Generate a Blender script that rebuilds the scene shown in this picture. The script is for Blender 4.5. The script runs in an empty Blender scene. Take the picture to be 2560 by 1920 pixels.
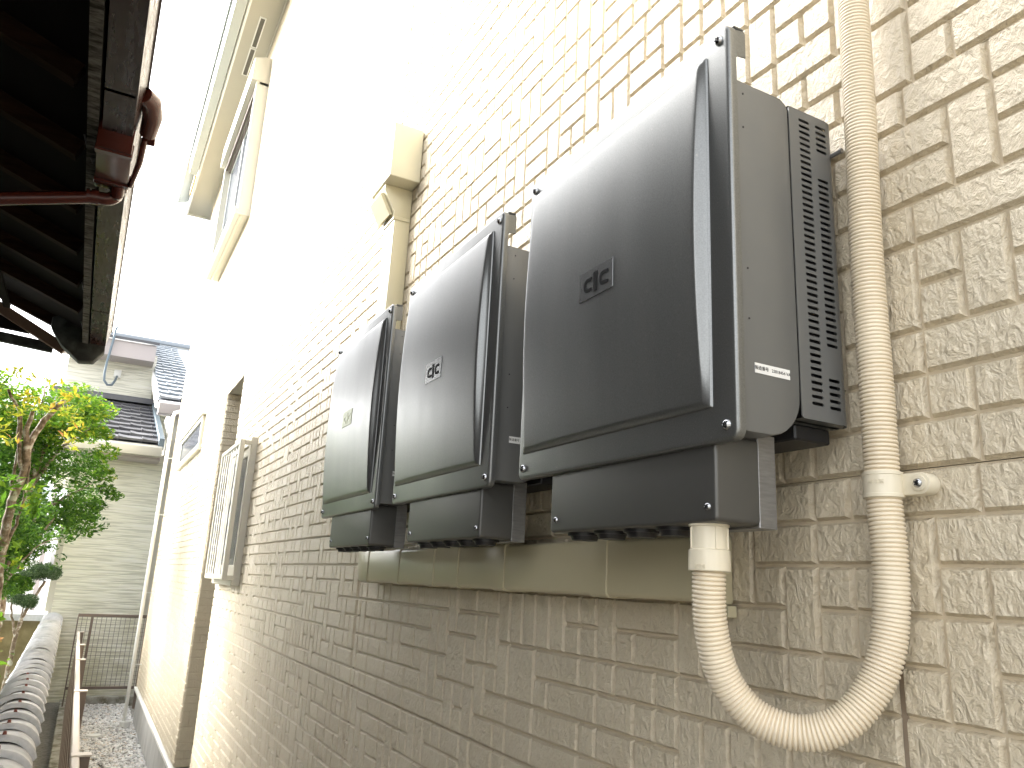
import bpy, bmesh, math, random
import numpy as np
from mathutils import Vector, Matrix
random.seed(7); rng = np.random.default_rng(7)
scene = bpy.context.scene
COL = scene.collection
H = 1.75                     # camera height above the gravel; everything below is written relative to the camera and lifted by H at the end

# ------------------------------------------------------------------ camera, sky, sun, exposure
def rot(a, b, c):
    ca, sa, cb, sb, cc, sc = math.cos(a), math.sin(a), math.cos(b), math.sin(b), math.cos(c), math.sin(c)
    return Matrix(((ca, -sa, 0), (sa, ca, 0), (0, 0, 1))) @ Matrix(((1, 0, 0), (0, cb, -sb), (0, sb, cb))) @ Matrix(((cc, 0, sc), (0, 1, 0), (-sc, 0, cc)))
R = rot(-0.48084414, 0.25376864, -0.05071858)
F = 1946.74
cam_d = bpy.data.cameras.new('camera'); cam = bpy.data.objects.new('camera', cam_d); COL.objects.link(cam)
right, fwd, up = R.col[0], R.col[1], R.col[2]
cam.matrix_world = Matrix.Translation((0, 0, H)) @ Matrix((right, up, -fwd)).transposed().to_4x4()
cam_d.sensor_width = 36; cam_d.lens = F / 2560 * 36; cam_d.clip_start = 0.02; cam_d.clip_end = 600
scene.camera = cam

SUN_EL, SUN_AZ = math.radians(33), math.radians(-52)       # azimuth measured from +Y towards +X
world = bpy.data.worlds.new('World'); scene.world = world; world.use_nodes = True
wn = world.node_tree; wn.nodes.clear()
sky = wn.nodes.new('ShaderNodeTexSky'); sky.sky_type = 'NISHITA'; sky.sun_disc = False
sky.sun_elevation = SUN_EL; sky.sun_rotation = SUN_AZ; sky.air_density = 1.0; sky.dust_density = 5.0; sky.ozone_density = 1.0
hs = wn.nodes.new('ShaderNodeHueSaturation'); hs.inputs['Saturation'].default_value = 0.13     # thin white overcast
bg = wn.nodes.new('ShaderNodeBackground'); bg.inputs['Strength'].default_value = 0.15
wo = wn.nodes.new('ShaderNodeOutputWorld')
wn.links.new(sky.outputs[0], hs.inputs['Color']); wn.links.new(hs.outputs[0], bg.inputs[0]); wn.links.new(bg.outputs[0], wo.inputs[0])

sun_d = bpy.data.lights.new('sun', 'SUN'); sun_d.energy = 0.5; sun_d.angle = math.radians(36); sun_d.color = (1.0, 0.96, 0.9)
sun = bpy.data.objects.new('sun', sun_d); COL.objects.link(sun)
sd = Vector((math.sin(SUN_AZ) * math.cos(SUN_EL), math.cos(SUN_AZ) * math.cos(SUN_EL), math.sin(SUN_EL)))
sun.rotation_euler = sd.to_track_quat('Z', 'Y').to_euler(); sun.location = (0, 0, 20)

scene.view_settings.view_transform = 'Standard'; scene.view_settings.look = 'None'
scene.view_settings.gamma = 1; scene.view_settings.use_curve_mapping = False
scene.view_settings.exposure = 2.88
scene.cycles.max_bounces = 8; scene.cycles.diffuse_bounces = 5
try: scene.cycles.use_denoising = True
except Exception: pass

# ------------------------------------------------------------------ helpers
def tag(o, label=None, cat=None, group=None, kind=None):
    if label: o['label'] = label
    if cat: o['category'] = cat
    if group: o['group'] = group
    if kind: o['kind'] = kind
    return o
def thing(name, loc, label=None, cat=None, group=None, kind=None):
    o = bpy.data.objects.new(name, None); o.empty_display_size = 0.1; COL.objects.link(o); o.location = loc
    return tag(o, label, cat, group, kind)
def link(name, data, parent=None, off=None):
    """data in camera-relative coordinates; child of parent keeps those coordinates"""
    o = bpy.data.objects.new(name, data); COL.objects.link(o)
    if parent is not None:
        o.parent = parent
        p = Vector((0, 0, 0)); q = parent
        while q is not None: p += q.location; q = q.parent
        o.location = -p if off is None else Vector(off) - p
    elif off is not None: o.location = off
    return o
def finish(me, angle=32):
    bm = bmesh.new(); bm.from_mesh(me)
    for f in bm.faces: f.smooth = True
    a = math.radians(angle)
    for e in bm.edges:
        if len(e.link_faces) == 2 and e.calc_face_angle(0) > a: e.smooth = False
    bm.to_mesh(me); bm.free()
class MB:
    def __init__(s): s.v = []; s.f = []
    def add(s, vs, fs):
        n = len(s.v); s.v += [tuple(v) for v in vs]; s.f += [tuple(i + n for i in f) for f in fs]; return s
    def box(s, x0, x1, y0, y1, z0, z1):
        return s.add([(x0,y0,z0),(x1,y0,z0),(x1,y1,z0),(x0,y1,z0),(x0,y0,z1),(x1,y0,z1),(x1,y1,z1),(x0,y1,z1)],
                     [(0,3,2,1),(4,5,6,7),(0,1,5,4),(1,2,6,5),(2,3,7,6),(3,0,4,7)])
    def prism(s, prof, axis, a, b):
        """closed profile (2D) extruded along axis from a to b; profile coords are the two other axes in xyz order"""
        def P(p, t): return (t, p[0], p[1]) if axis == 'x' else (p[0], t, p[1]) if axis == 'y' else (p[0], p[1], t)
        n = len(prof); vs = [P(p, a) for p in prof] + [P(p, b) for p in prof]
        fs = [tuple(range(n))[::-1], tuple(range(n, 2 * n))] + [(i, (i + 1) % n, n + (i + 1) % n, n + i) for i in range(n)]
        return s.add(vs, fs)
    def beam(s, p, q, w, h):
        """box from p to q, w across horizontally, h across the other way"""
        p, q = Vector(p), Vector(q); d = (q - p).normalized()
        u = d.cross(Vector((0, 0, 1))); u = Vector((1, 0, 0)) if u.length < 1e-4 else u.normalized(); v = u.cross(d).normalized()
        vs = [c + u * a * w / 2 + v * b * h / 2 for c in (p, q) for a, b in ((-1,-1),(1,-1),(1,1),(-1,1))]
        return s.add(vs, [(3,2,1,0),(4,5,6,7),(0,1,5,4),(1,2,6,5),(2,3,7,6),(3,0,4,7)])
    def tube(s, pts, rad, n=16, cap=True):
        pts = [Vector(p) for p in pts]; rad = rad if hasattr(rad, '__len__') else [rad] * len(pts)
        m = len(pts); base = len(s.v); u = None
        for i, p in enumerate(pts):
            d = (pts[min(i + 1, m - 1)] - pts[max(i - 1, 0)])
            d = d.normalized() if d.length > 1e-9 else Vector((0, 0, 1))
            if u is None: u = d.orthogonal().normalized()
            u = (u - d * u.dot(d)).normalized(); v = d.cross(u)
            for k in range(n):
                t = 2 * math.pi * k / n; s.v.append(tuple(p + (u * math.cos(t) + v * math.sin(t)) * rad[i]))
        for i in range(m - 1):
            for k in range(n):
                a = base + i * n + k; b = base + i * n + (k + 1) % n
                s.f.append((a, b, b + n, a + n))
        if cap:
            s.f.append(tuple(base + k for k in range(n))[::-1]); s.f.append(tuple(base + (m - 1) * n + k for k in range(n)))
        return s
    def rings(s, rings, cap0=True, cap1=True):
        base = len(s.v); n = len(rings[0])
        for r in rings: s.v += [tuple(p) for p in r]
        for i in range(len(rings) - 1):
            for k in range(n):
                a = base + i * n + k; b = base + i * n + (k + 1) % n; s.f.append((a, b, b + n, a + n))
        if cap0: s.f.append(tuple(base + k for k in range(n))[::-1])
        if cap1: s.f.append(tuple(base + (len(rings) - 1) * n + k for k in range(n)))
        return s
    def mesh(s, name, mat, bevel=0, seg=2, angle=32):
        me = bpy.data.meshes.new(name); me.from_pydata(s.v, [], s.f); me.update()
        bm = bmesh.new(); bm.from_mesh(me); bmesh.ops.recalc_face_normals(bm, faces=bm.faces)
        if bevel:
            es = [e for e in bm.edges if len(e.link_faces) == 2 and e.calc_face_angle(0) > 0.5]
            bmesh.ops.bevel(bm, geom=es, offset=bevel, segments=seg, profile=0.5, affect='EDGES', clamp_overlap=True)
        bm.to_mesh(me); bm.free()
        if mat: me.materials.append(mat)
        finish(me, angle); return me
    def build(s, name, mat, parent=None, bevel=0, seg=2, angle=32, off=None):
        return link(name, s.mesh(name, mat, bevel, seg, angle), parent, off)
def rrect(a0, a1, b0, b1, r, n=4):
    r = max(min(r, (a1 - a0) / 2 - 1e-5, (b1 - b0) / 2 - 1e-5), 1e-5); out = []
    for cx, cy, t0 in ((a1 - r, b1 - r, 0), (a0 + r, b1 - r, 90), (a0 + r, b0 + r, 180), (a1 - r, b0 + r, 270)):
        for k in range(n + 1):
            t = math.radians(t0 + 90 * k / n); out.append((cx + r * math.cos(t), cy + r * math.sin(t)))
    return out
def plate_x(y0, y1, z0, z1, r, xf, xb, e, n=5):
    """plate in the YZ plane with rounded corners; front at xf (towards -x) with edge radius e, back at xb"""
    rs = []
    for k in range(5):
        t = math.pi / 2 * k / 4; ins = e * (1 - math.sin(t)); x = xf + e * (1 - math.cos(t))
        rs.append([(x, p[0], p[1]) for p in rrect(y0 + ins, y1 - ins, z0 + ins, z1 - ins, r - ins, n)])
    rs.append([(xb, p[0], p[1]) for p in rrect(y0, y1, z0, z1, r, n)])
    return MB().rings(rs)
def copy_tree(o, parent=None):
    c = o.copy(); COL.objects.link(c)
    if parent is not None: c.parent = parent
    for ch in [x for x in o.children]: copy_tree(ch, c)
    return c

# ------------------------------------------------------------------ materials
def mat(name, col, rough=0.5, metal=0.0, spec=0.5, coat=0.0):
    m = bpy.data.materials.new(name); m.use_nodes = True; b = m.node_tree.nodes['Principled BSDF']
    b.inputs['Base Color'].default_value = (*col, 1); b.inputs['Roughness'].default_value = rough
    b.inputs['Metallic'].default_value = metal; b.inputs['Specular IOR Level'].default_value = spec
    if coat: b.inputs['Coat Weight'].default_value = coat; b.inputs['Coat Roughness'].default_value = 0.2
    return m
def nd(m, t, **kw):
    n = m.node_tree.nodes.new(t)
    for k, v in kw.items():
        if k in n.inputs: n.inputs[k].default_value = v
        else: setattr(n, k, v)
    return n
def lk(m, a, b): m.node_tree.links.new(a, b)
def bsdf(m): return m.node_tree.nodes['Principled BSDF']
def pos(m, scale=(1, 1, 1)):
    g = nd(m, 'ShaderNodeNewGeometry'); mp = nd(m, 'ShaderNodeMapping'); mp.inputs['Scale'].default_value = scale
    lk(m, g.outputs['Position'], mp.inputs['Vector']); return mp.outputs[0]
def ramp(m, fac, stops):
    r = nd(m, 'ShaderNodeValToRGB'); els = r.color_ramp.elements
    while len(els) < len(stops): els.new(0.5)
    for e, (p, c) in zip(els, stops): e.position = p; e.color = (*c, 1) if len(c) == 3 else c
    lk(m, fac, r.inputs[0]); return r.outputs[0]
def noise(m, vec, scale, detail=4, rough=0.55, typ=None, dist=0.0):
    n = nd(m, 'ShaderNodeTexNoise')
    if typ: n.noise_type = typ
    n.inputs['Scale'].default_value = scale; n.inputs['Detail'].default_value = detail; n.inputs['Roughness'].default_value = rough
    n.inputs['Distortion'].default_value = dist
    lk(m, vec, n.inputs['Vector']); return n.outputs[0]
def bump(m, height, strength=1.0, dist=0.002, prev=None):
    b = nd(m, 'ShaderNodeBump'); b.inputs['Strength'].default_value = strength; b.inputs['Distance'].default_value = dist
    lk(m, height, b.inputs['Height'])
    if prev is not None: lk(m, prev, b.inputs['Normal'])
    return b.outputs[0]
def math_(m, op, a, b=None):
    n = nd(m, 'ShaderNodeMath', operation=op)
    for i, x in enumerate((a, b)):
        if x is None: continue
        if isinstance(x, (int, float)): n.inputs[i].default_value = x
        else: lk(m, x, n.inputs[i])
    return n.outputs[0]
def mixc(m, fac, a, b):
    n = nd(m, 'ShaderNodeMix', data_type='RGBA')
    for i, x in ((0, fac), (6, a), (7, b)):
        if isinstance(x, (int, float)): n.inputs[i].default_value = x
        elif isinstance(x, tuple): n.inputs[i].default_value = (*x, 1)
        else: lk(m, x, n.inputs[i])
    return n.outputs[2]

# rough split-face siding block
M_block = mat('siding block face', (0.60, 0.53, 0.42), 0.36, 0, 0.6)
m = M_block; p = pos(m)
rp = nd(m, 'ShaderNodeMapping'); rp.inputs['Rotation'].default_value = (math.radians(-48), 0, 0); rp.inputs['Scale'].default_value = (1, 1, 0.72)
lk(m, p, rp.inputs['Vector'])
n1 = noise(m, rp.outputs[0], 62, 5, 0.62, 'FBM', 1.1); n2 = noise(m, rp.outputs[0], 150, 3, 0.6, 'FBM', 0.8); n3 = noise(m, p, 420, 2, 0.6)
vor = nd(m, 'ShaderNodeTexVoronoi'); vor.inputs['Scale'].default_value = 105; lk(m, rp.outputs[0], vor.inputs['Vector'])
h_ = math_(m, 'ADD', math_(m, 'MULTIPLY', n1, 1.1), math_(m, 'ADD', math_(m, 'MULTIPLY', n2, 0.35), math_(m, 'ADD', math_(m, 'MULTIPLY', n3, 0.10), math_(m, 'MULTIPLY', vor.outputs['Distance'], 0.22))))
lk(m, bump(m, h_, 0.9, 0.0064), bsdf(m).inputs['Normal'])
oi = nd(m, 'ShaderNodeObjectInfo')
c1 = ramp(m, noise(m, p, 3.1, 3), [(0.3, (0.60, 0.52, 0.38)), (0.7, (0.655, 0.58, 0.44))])
c2 = mixc(m, ramp(m, noise(m, p, 40, 5, 0.7), [(0.55, (0, 0, 0)), (0.8, (0.5, 0.5, 0.5))]), c1, (0.53, 0.435, 0.29))
lk(m, c2, bsdf(m).inputs['Base Color'])
M_base = mat('siding joint', (0.60, 0.515, 0.375), 0.42, 0, 0.5)
lk(M_base, bump(M_base, noise(M_base, pos(M_base), 300, 3), 0.3, 0.0006), bsdf(M_base).inputs['Normal'])
M_seal = mat('sealant brown', (0.36, 0.29, 0.22), 0.6)
M_dark = mat('dark gap', (0.02, 0.018, 0.016), 0.8)

M_cover = mat('silver grey metallic paint', (0.36, 0.37, 0.375), 0.3, 0.72)
m = M_cover; p = pos(m)
fl = nd(m, 'ShaderNodeTexVoronoi'); fl.inputs['Scale'].default_value = 1400; lk(m, p, fl.inputs['Vector'])
lk(m, ramp(m, noise(m, p, 600, 2), [(0.3, (0.175, 0.179, 0.178)), (0.7, (0.225, 0.23, 0.229))]), bsdf(m).inputs['Base Color'])
c0 = ramp(m, noise(m, p, 600, 2), [(0.3, (0.170, 0.175, 0.172)), (0.7, (0.215, 0.221, 0.217))])
st = ramp(m, noise(m, pos(m, (9, 9, 1.3)), 3.0, 5, 0.65), [(0.42, (0, 0, 0)), (0.72, (0.10, 0.10, 0.10))])
sp = ramp(m, noise(m, p, 210, 2, 0.5), [(0.70, (0, 0, 0)), (0.76, (0.5, 0.5, 0.5))])
c0 = mixc(m, math_(m, 'ADD', st, sp), c0, (0.30, 0.29, 0.26))
lk(m, c0, bsdf(m).inputs['Base Color'])
lk(m, ramp(m, noise(m, pos(m, (2, 2, .6)), 9, 5, 0.6), [(0.3, (0.285,)*3), (0.7, (0.335,)*3)]), bsdf(m).inputs['Roughness'])
M_body = mat('grey casing paint', (0.165, 0.168, 0.164), 0.34, 0.25)
lk(M_body, bump(M_body, noise(M_body, pos(M_body), 700, 2), 0.12, 0.0002), bsdf(M_body).inputs['Normal'])
M_wire = mat('wiring box paint', (0.095, 0.094, 0.088), 0.4, 0.5)
m = M_wire
lk(m, bump(m, noise(m, pos(m), 700, 2), 0.12, 0.0002), bsdf(m).inputs['Normal'])
M_zinc = mat('galvanised bracket', (0.30, 0.305, 0.31), 0.42, 0.8)
lk(M_zinc, ramp(M_zinc, noise(M_zinc, pos(M_zinc, (1, 1, 6)), 40, 4), [(0.3, (0.25,)*3), (0.7, (0.34,)*3)]), bsdf(M_zinc).inputs['Base Color'])
M_screw = mat('steel screw', (0.42, 0.43, 0.44), 0.25, 1.0)
M_black = mat('black rubber', (0.012, 0.012, 0.013), 0.45)
M_logo = mat('black print', (0.004, 0.004, 0.004), 0.6, 0, 0.1)
M_emb = mat('clear nameplate film', (0.20, 0.205, 0.205), 0.27, 0.72)
M_stick = mat('white sticker', (0.78, 0.78, 0.76), 0.4)
M_cond = mat('ivory conduit plastic', (0.74, 0.66, 0.53), 0.3)
m = M_cond; p = pos(m)
lk(m, mixc(m, ramp(m, noise(m, p, 14, 4), [(0.4, (0, 0, 0)), (0.75, (0.6,)*3)]), (0.75, 0.66, 0.51), (0.68, 0.585, 0.44)), bsdf(m).inputs['Base Color'])
bsdf(m).inputs['Subsurface Weight'].default_value = 0.0
M_fit = mat('ivory fitting plastic', (0.70, 0.64, 0.50), 0.28)
M_duct = mat('beige duct plastic', (0.54, 0.49, 0.33), 0.3)
m = M_duct
lk(m, bump(m, noise(m, pos(m), 22, 2), 0.35, 0.0012), bsdf(m).inputs['Normal'])
M_hood = mat('beige hood paint', (0.62, 0.58, 0.43), 0.4)
M_alum = mat('cream aluminium', (0.60, 0.575, 0.49), 0.35, 0.1)
M_white = mat('white vinyl', (0.78, 0.78, 0.75), 0.35)
M_louv = mat('pale louver', (0.74, 0.73, 0.68), 0.4)
M_soff = mat('soffit board', (0.46, 0.435, 0.365), 0.6)
lk(M_soff, bump(M_soff, noise(M_soff, pos(M_soff), 60, 3), 0.3, 0.001), bsdf(M_soff).inputs['Normal'])
M_gut = mat('pale grey gutter', (0.46, 0.48, 0.45), 0.35)
M_vent = mat('vent mesh', (0.12, 0.11, 0.09), 0.7)
M_glass = mat('window glass', (0.06, 0.068, 0.085), 0.16, 0.0, 0.22)
M_curt = mat('room dark', (0.05, 0.06, 0.08), 0.8)
M_conc = mat('foundation concrete', (0.46, 0.46, 0.45), 0.75)
m = M_conc; p = pos(m, (1, 1, 0.35))
lk(m, ramp(m, noise(m, p, 7, 6, 0.6), [(0.3, (0.36, 0.36, 0.35)), (0.7, (0.52, 0.52, 0.50))]), bsdf(m).inputs['Base Color'])
lk(m, bump(m, noise(m, pos(m), 60, 5), 0.3, 0.002), bsdf(m).inputs['Normal'])
M_stain = mat('mossy concrete', (0.30, 0.30, 0.25), 0.85)
m = M_stain
lk(m, ramp(m, noise(m, pos(m), 9, 6, 0.65), [(0.35, (0.13, 0.12, 0.075)), (0.5, (0.33, 0.32, 0.27)), (0.7, (0.5, 0.49, 0.45))]), bsdf(m).inputs['Base Color'])
M_gold = mat('end trim brass', (0.45, 0.30, 0.10), 0.5)
# neighbour: brown gutter, old timber
M_brown = mat('brown gutter vinyl', (0.050, 0.022, 0.018), 0.28, 0, 0.16)
m = M_brown; p = pos(m, (6, 1, 6))
lk(m, ramp(m, noise(m, p, 3, 5, 0.6), [(0.35, (0.010, 0.003, 0.0025)), (0.75, (0.024, 0.012, 0.010))]), bsdf(m).inputs['Base Color'])
lk(m, ramp(m, noise(m, p, 9, 4), [(0.3, (0.2,)*3), (0.7, (0.42,)*3)]), bsdf(m).inputs['Roughness'])
M_pipe = mat('brown drain pipe', (0.040, 0.009, 0.006), 0.22, 0, 0.3)
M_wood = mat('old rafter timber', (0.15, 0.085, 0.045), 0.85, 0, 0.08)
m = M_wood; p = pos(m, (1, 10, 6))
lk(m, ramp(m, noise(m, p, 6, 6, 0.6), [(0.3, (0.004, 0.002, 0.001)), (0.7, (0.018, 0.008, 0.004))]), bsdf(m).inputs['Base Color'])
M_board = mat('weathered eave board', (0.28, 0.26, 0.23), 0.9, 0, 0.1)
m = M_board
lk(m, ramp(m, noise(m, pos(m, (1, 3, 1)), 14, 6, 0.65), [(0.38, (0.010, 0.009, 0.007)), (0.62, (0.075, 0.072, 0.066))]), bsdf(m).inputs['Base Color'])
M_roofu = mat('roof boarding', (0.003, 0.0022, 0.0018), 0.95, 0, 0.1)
M_kawara = mat('smoked roof tile', (0.36, 0.37, 0.39), 0.38)
m = M_kawara; p = pos(m)
lk(m, ramp(m, noise(m, p, 11, 6, 0.65), [(0.3, (0.34, 0.355, 0.375)), (0.5, (0.48, 0.49, 0.51)), (0.75, (0.60, 0.60, 0.61))]), bsdf(m).inputs['Base Color'])
lk(m, bump(m, noise(m, p, 120, 4), 0.25, 0.001), bsdf(m).inputs['Normal'])
M_nail = mat('rusted nail', (0.16, 0.045, 0.03), 0.7)
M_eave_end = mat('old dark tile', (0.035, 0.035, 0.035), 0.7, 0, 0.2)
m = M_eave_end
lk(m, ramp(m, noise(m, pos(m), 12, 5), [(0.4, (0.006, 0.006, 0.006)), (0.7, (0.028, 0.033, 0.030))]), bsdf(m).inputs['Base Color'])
M_mud = mat('ochre mud plaster', (0.30, 0.24, 0.12), 0.9)
m = M_mud
lk(m, ramp(m, noise(m, pos(m), 6, 6, 0.6), [(0.3, (0.20, 0.16, 0.08)), (0.7, (0.36, 0.30, 0.17))]), bsdf(m).inputs['Base Color'])
M_fence = mat('beige brown rail', (0.60, 0.53, 0.46), 0.45)
M_fdark = mat('bronze fence', (0.17, 0.13, 0.105), 0.45)
# far house
def siding_mat(name, ca, cb, moss):
    m = mat(name, ca, 0.7); g = nd(m, 'ShaderNodeNewGeometry'); s = nd(m, 'ShaderNodeSeparateXYZ'); lk(m, g.outputs['Position'], s.inputs[0])
    p = pos(m, (2.2, 2.2, 42)); n = noise(m, p, 1.0, 2, 0.5)
    base = ramp(m, n, [(0.40, tuple(c * 0.78 for c in ca)), (0.5, ca), (0.7, cb)])
    hgt = math_(m, 'SUBTRACT', 0.42, math_(m, 'DIVIDE', s.outputs[2], 2.4))
    ns = noise(m, pos(m, (1, 1, 1.6)), 1.6, 5, 0.65)
    mf = math_(m, 'MULTIPLY', math_(m, 'MAXIMUM', math_(m, 'ADD', hgt, math_(m, 'MULTIPLY', math_(m, 'SUBTRACT', ns, 0.5), 2.4)), 0.0), moss)
    c = mixc(m, math_(m, 'MINIMUM', mf, 0.85), base, (0.33, 0.31, 0.09))
    lk(m, c, bsdf(m).inputs['Base Color']); lk(m, bump(m, n, 0.9, 0.02), bsdf(m).inputs['Normal']); return m
M_fars = siding_mat('cream ribbed siding', (0.86, 0.84, 0.71), (0.90, 0.88, 0.79), 0.8)
M_fars2 = siding_mat('pale ribbed siding', (0.86, 0.84, 0.72), (0.90, 0.88, 0.80), 0.0)
M_stone = mat('white stone render', (0.66, 0.64, 0.56), 0.8)
lk(M_stone, bump(M_stone, noise(M_stone, pos(M_stone), 14, 5), 0.8, 0.03), bsdf(M_stone).inputs['Normal'])
M_tile = mat('dark roof tile', (0.10, 0.10, 0.11), 0.35)
m = M_tile; oi = nd(m, 'ShaderNodeObjectInfo')
lk(m, ramp(m, oi.outputs['Random'], [(0.0, (0.075, 0.075, 0.085)), (1.0, (0.14, 0.14, 0.15))]), bsdf(m).inputs['Base Color'])
M_tile2 = mat('grey blue roof tile', (0.28, 0.31, 0.34), 0.4)
M_verge = mat('blue grey metal', (0.13, 0.17, 0.2), 0.35, 0.2)
M_mauve = mat('mauve fascia', (0.46, 0.41, 0.40), 0.6)
M_gravel = mat('gravel stones', (0.5, 0.5, 0.48), 0.7)
m = M_gravel; g = nd(m, 'ShaderNodeNewGeometry')
lk(m, ramp(m, g.outputs['Random Per Island'], [(0.0, (0.30, 0.29, 0.27)), (0.2, (0.55, 0.54, 0.52)), (0.8, (0.80, 0.79, 0.77)), (1.0, (0.60, 0.50, 0.40))]), bsdf(m).inputs['Base Color'])
M_ground = mat('ground', (0.22, 0.20, 0.17), 0.9)
m = M_ground
lk(m, ramp(m, noise(m, pos(m), 30, 6, 0.7), [(0.3, (0.13, 0.12, 0.10)), (0.7, (0.34, 0.33, 0.30))]), bsdf(m).inputs['Base Color'])
M_bark = mat('lichen bark', (0.25, 0.2, 0.15), 0.9)
m = M_bark; p = pos(m)
lk(m, ramp(m, noise(m, p, 22, 5, 0.6), [(0.35, (0.10, 0.07, 0.045)), (0.52, (0.24, 0.18, 0.13)), (0.62, (0.48, 0.46, 0.40))]), bsdf(m).inputs['Base Color'])
lk(m, bump(m, noise(m, pos(m, (1, 1, 0.3)), 70, 4), 0.6, 0.006), bsdf(m).inputs['Normal'])
def leafmat(name, stops):
    m = mat(name, stops[0][1], 0.55, 0, 0.22); g = nd(m, 'ShaderNodeNewGeometry'); c = ramp(m, g.outputs['Random Per Island'], stops)
    lk(m, c, bsdf(m).inputs['Base Color'])
    tr = nd(m, 'ShaderNodeBsdfTranslucent'); lk(m, c, tr.inputs['Color']); mx = nd(m, 'ShaderNodeMixShader'); mx.inputs[0].default_value = 0.45
    out = m.node_tree.nodes['Material Output']; lk(m, bsdf(m).outputs[0], mx.inputs[1]); lk(m, tr.outputs[0], mx.inputs[2]); lk(m, mx.outputs[0], out.inputs[0]); return m
M_leafA = leafmat('fresh green leaves', [(0.0, (0.06, 0.14, 0.015)), (0.5, (0.11, 0.24, 0.02)), (0.85, (0.20, 0.34, 0.03)), (1.0, (0.45, 0.45, 0.04))])
M_leafB = leafmat('deep green leaves', [(0.0, (0.025, 0.075, 0.010)), (0.7, (0.075, 0.18, 0.020)), (1.0, (0.15, 0.28, 0.03))])
M_leafC = leafmat('young yellow leaves', [(0.0, (0.26, 0.38, 0.04)), (0.6, (0.5, 0.5, 0.05)), (0.88, (0.62, 0.46, 0.06)), (1.0, (0.6, 0.28, 0.10))])
M_leafD = leafmat('topiary needles', [(0.0, (0.03, 0.06, 0.02)), (0.7, (0.07, 0.12, 0.05)), (1.0, (0.13, 0.19, 0.08))])

# ------------------------------------------------------------------ ground and gravel
W = 0.78                      # wall face (x)
MB().add([(-70,-40,-1.762),(70,-40,-1.762),(70,100,-1.762),(-70,100,-1.762)], [(0,1,2,3)]).build('ground', M_ground)['kind'] = 'structure'
MB().box(0.10, 0.79, -4, 11.95, -1.80, -1.752).build('path', M_ground)['kind'] = 'structure'
# gravel pebbles
def pebbles(n, region, smin, smax, z):
    t = (1 + 5 ** .5) / 2
    iv = np.array([(-1,t,0),(1,t,0),(-1,-t,0),(1,-t,0),(0,-1,t),(0,1,t),(0,-1,-t),(0,1,-t),(t,0,-1),(t,0,1),(-t,0,-1),(-t,0,1)], float); iv /= np.linalg.norm(iv[0])
    fc = np.array([(0,11,5),(0,5,1),(0,1,7),(0,7,10),(0,10,11),(1,5,9),(5,11,4),(11,10,2),(10,7,6),(7,1,8),(3,9,4),(3,4,2),(3,2,6),(3,6,8),(3,8,9),(4,9,5),(2,4,11),(6,2,10),(8,6,7),(9,8,1)])
    V = []; Fs = []
    for i in range(n):
        s = rng.uniform(smin, smax) * np.array([rng.uniform(.7, 1.2), rng.uniform(.7, 1.2), rng.uniform(.45, .8)])
        v = iv * rng.uniform(.75, 1.15, (12, 1)) * s; a = rng.uniform(0, 6.28); ca, sa = math.cos(a), math.sin(a)
        b = rng.uniform(-.5, .5); v = v @ np.array([[ca, -sa, 0], [sa, ca, 0], [0, 0, 1]]); v = v @ np.array([[1, 0, 0], [0, math.cos(b), -math.sin(b)], [0, math.sin(b), math.cos(b)]])
        V.append(v + [rng.uniform(*region[:2]), rng.uniform(*region[2:]), z + rng.uniform(0, .018)]); Fs.append(fc + 12 * i)
    me = bpy.data.meshes.new('gravel'); me.from_pydata(np.concatenate(V).tolist(), [], np.concatenate(Fs).tolist()); me.materials.append(M_gravel); return me
o = link('gravel', pebbles(9500, (0.15, 0.80, 5.6, 11.94), 0.012, 0.024, -1.745)); tag(o, 'white and grey gravel covering the alley between the house and the fence', 'gravel', kind='stuff')

# ------------------------------------------------------------------ our house
house = thing('house', (W, 5, -1.75), 'cream split-face sided house with three grey power units on its wall', 'house')
U = 0.0516
Z0 = 0.1455                   # board seam height
YN0, YN1, ZN = 5.52, 6.29, 1.352   # niche
YE, YS, ZT, ZB = 10.56, -2.5, 4.82, -1.335
SY1, SY2 = 0.577, 2.47       # vertical sealant joints
XG = W + 0.0068               # groove floor
boards = []
rows = []
k0 = math.floor((ZB - Z0) / (9 * U)); k1 = math.ceil((ZT - Z0) / (9 * U))
base = MB(); seal = MB()
def zsplit(z0, z1):
    return max(z0, ZB), min(z1, ZT)
for k in range(k0, k1):
    z0, z1 = zsplit(Z0 + k * 9 * U, Z0 + (k + 1) * 9 * U)
    g = 0.0006
    segs = []
    for (a, b) in ((YS, YN0), (YN1, YE)) if z0 < ZN - 0.05 else ((YS, YE),):
        segs.append((a, b))
    for a, b in segs:
        cuts = [a] + [c for c in (SY1, SY2, SY2 + 3.03, SY2 + 6.06) if a < c - .1 and c + .1 < b] + [b]
        for i in range(len(cuts) - 1):
            ya = cuts[i] + (0.005 if i else 0); yb = cuts[i + 1] - (0.005 if i < len(cuts) - 2 else 0)
            base.box(XG, XG + 0.012, ya, yb, z0 + g, z1 - g)
base.build('siding_board', M_base, house)
for c in (SY1, SY2, SY2 + 6.06): MB().box(XG + 0.001, XG + 0.009, c - 0.0052, c + 0.0052, ZB, ZT).build('joint_sealant', M_seal, house)
core = MB(); core.box(XG + 0.0125, 6.5, YS, YN0, -1.34, 4.9); core.box(XG + 0.0125, 6.5, YN1 + .014, YE, -1.34, 4.9)
core.box(XG + 0.0125, 6.5, YN0, YN1, ZN, 4.9); core.box(1.6, 6.5, YN0, YN1, -1.34, ZN)
core.build('wall', M_dark, house)
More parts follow.
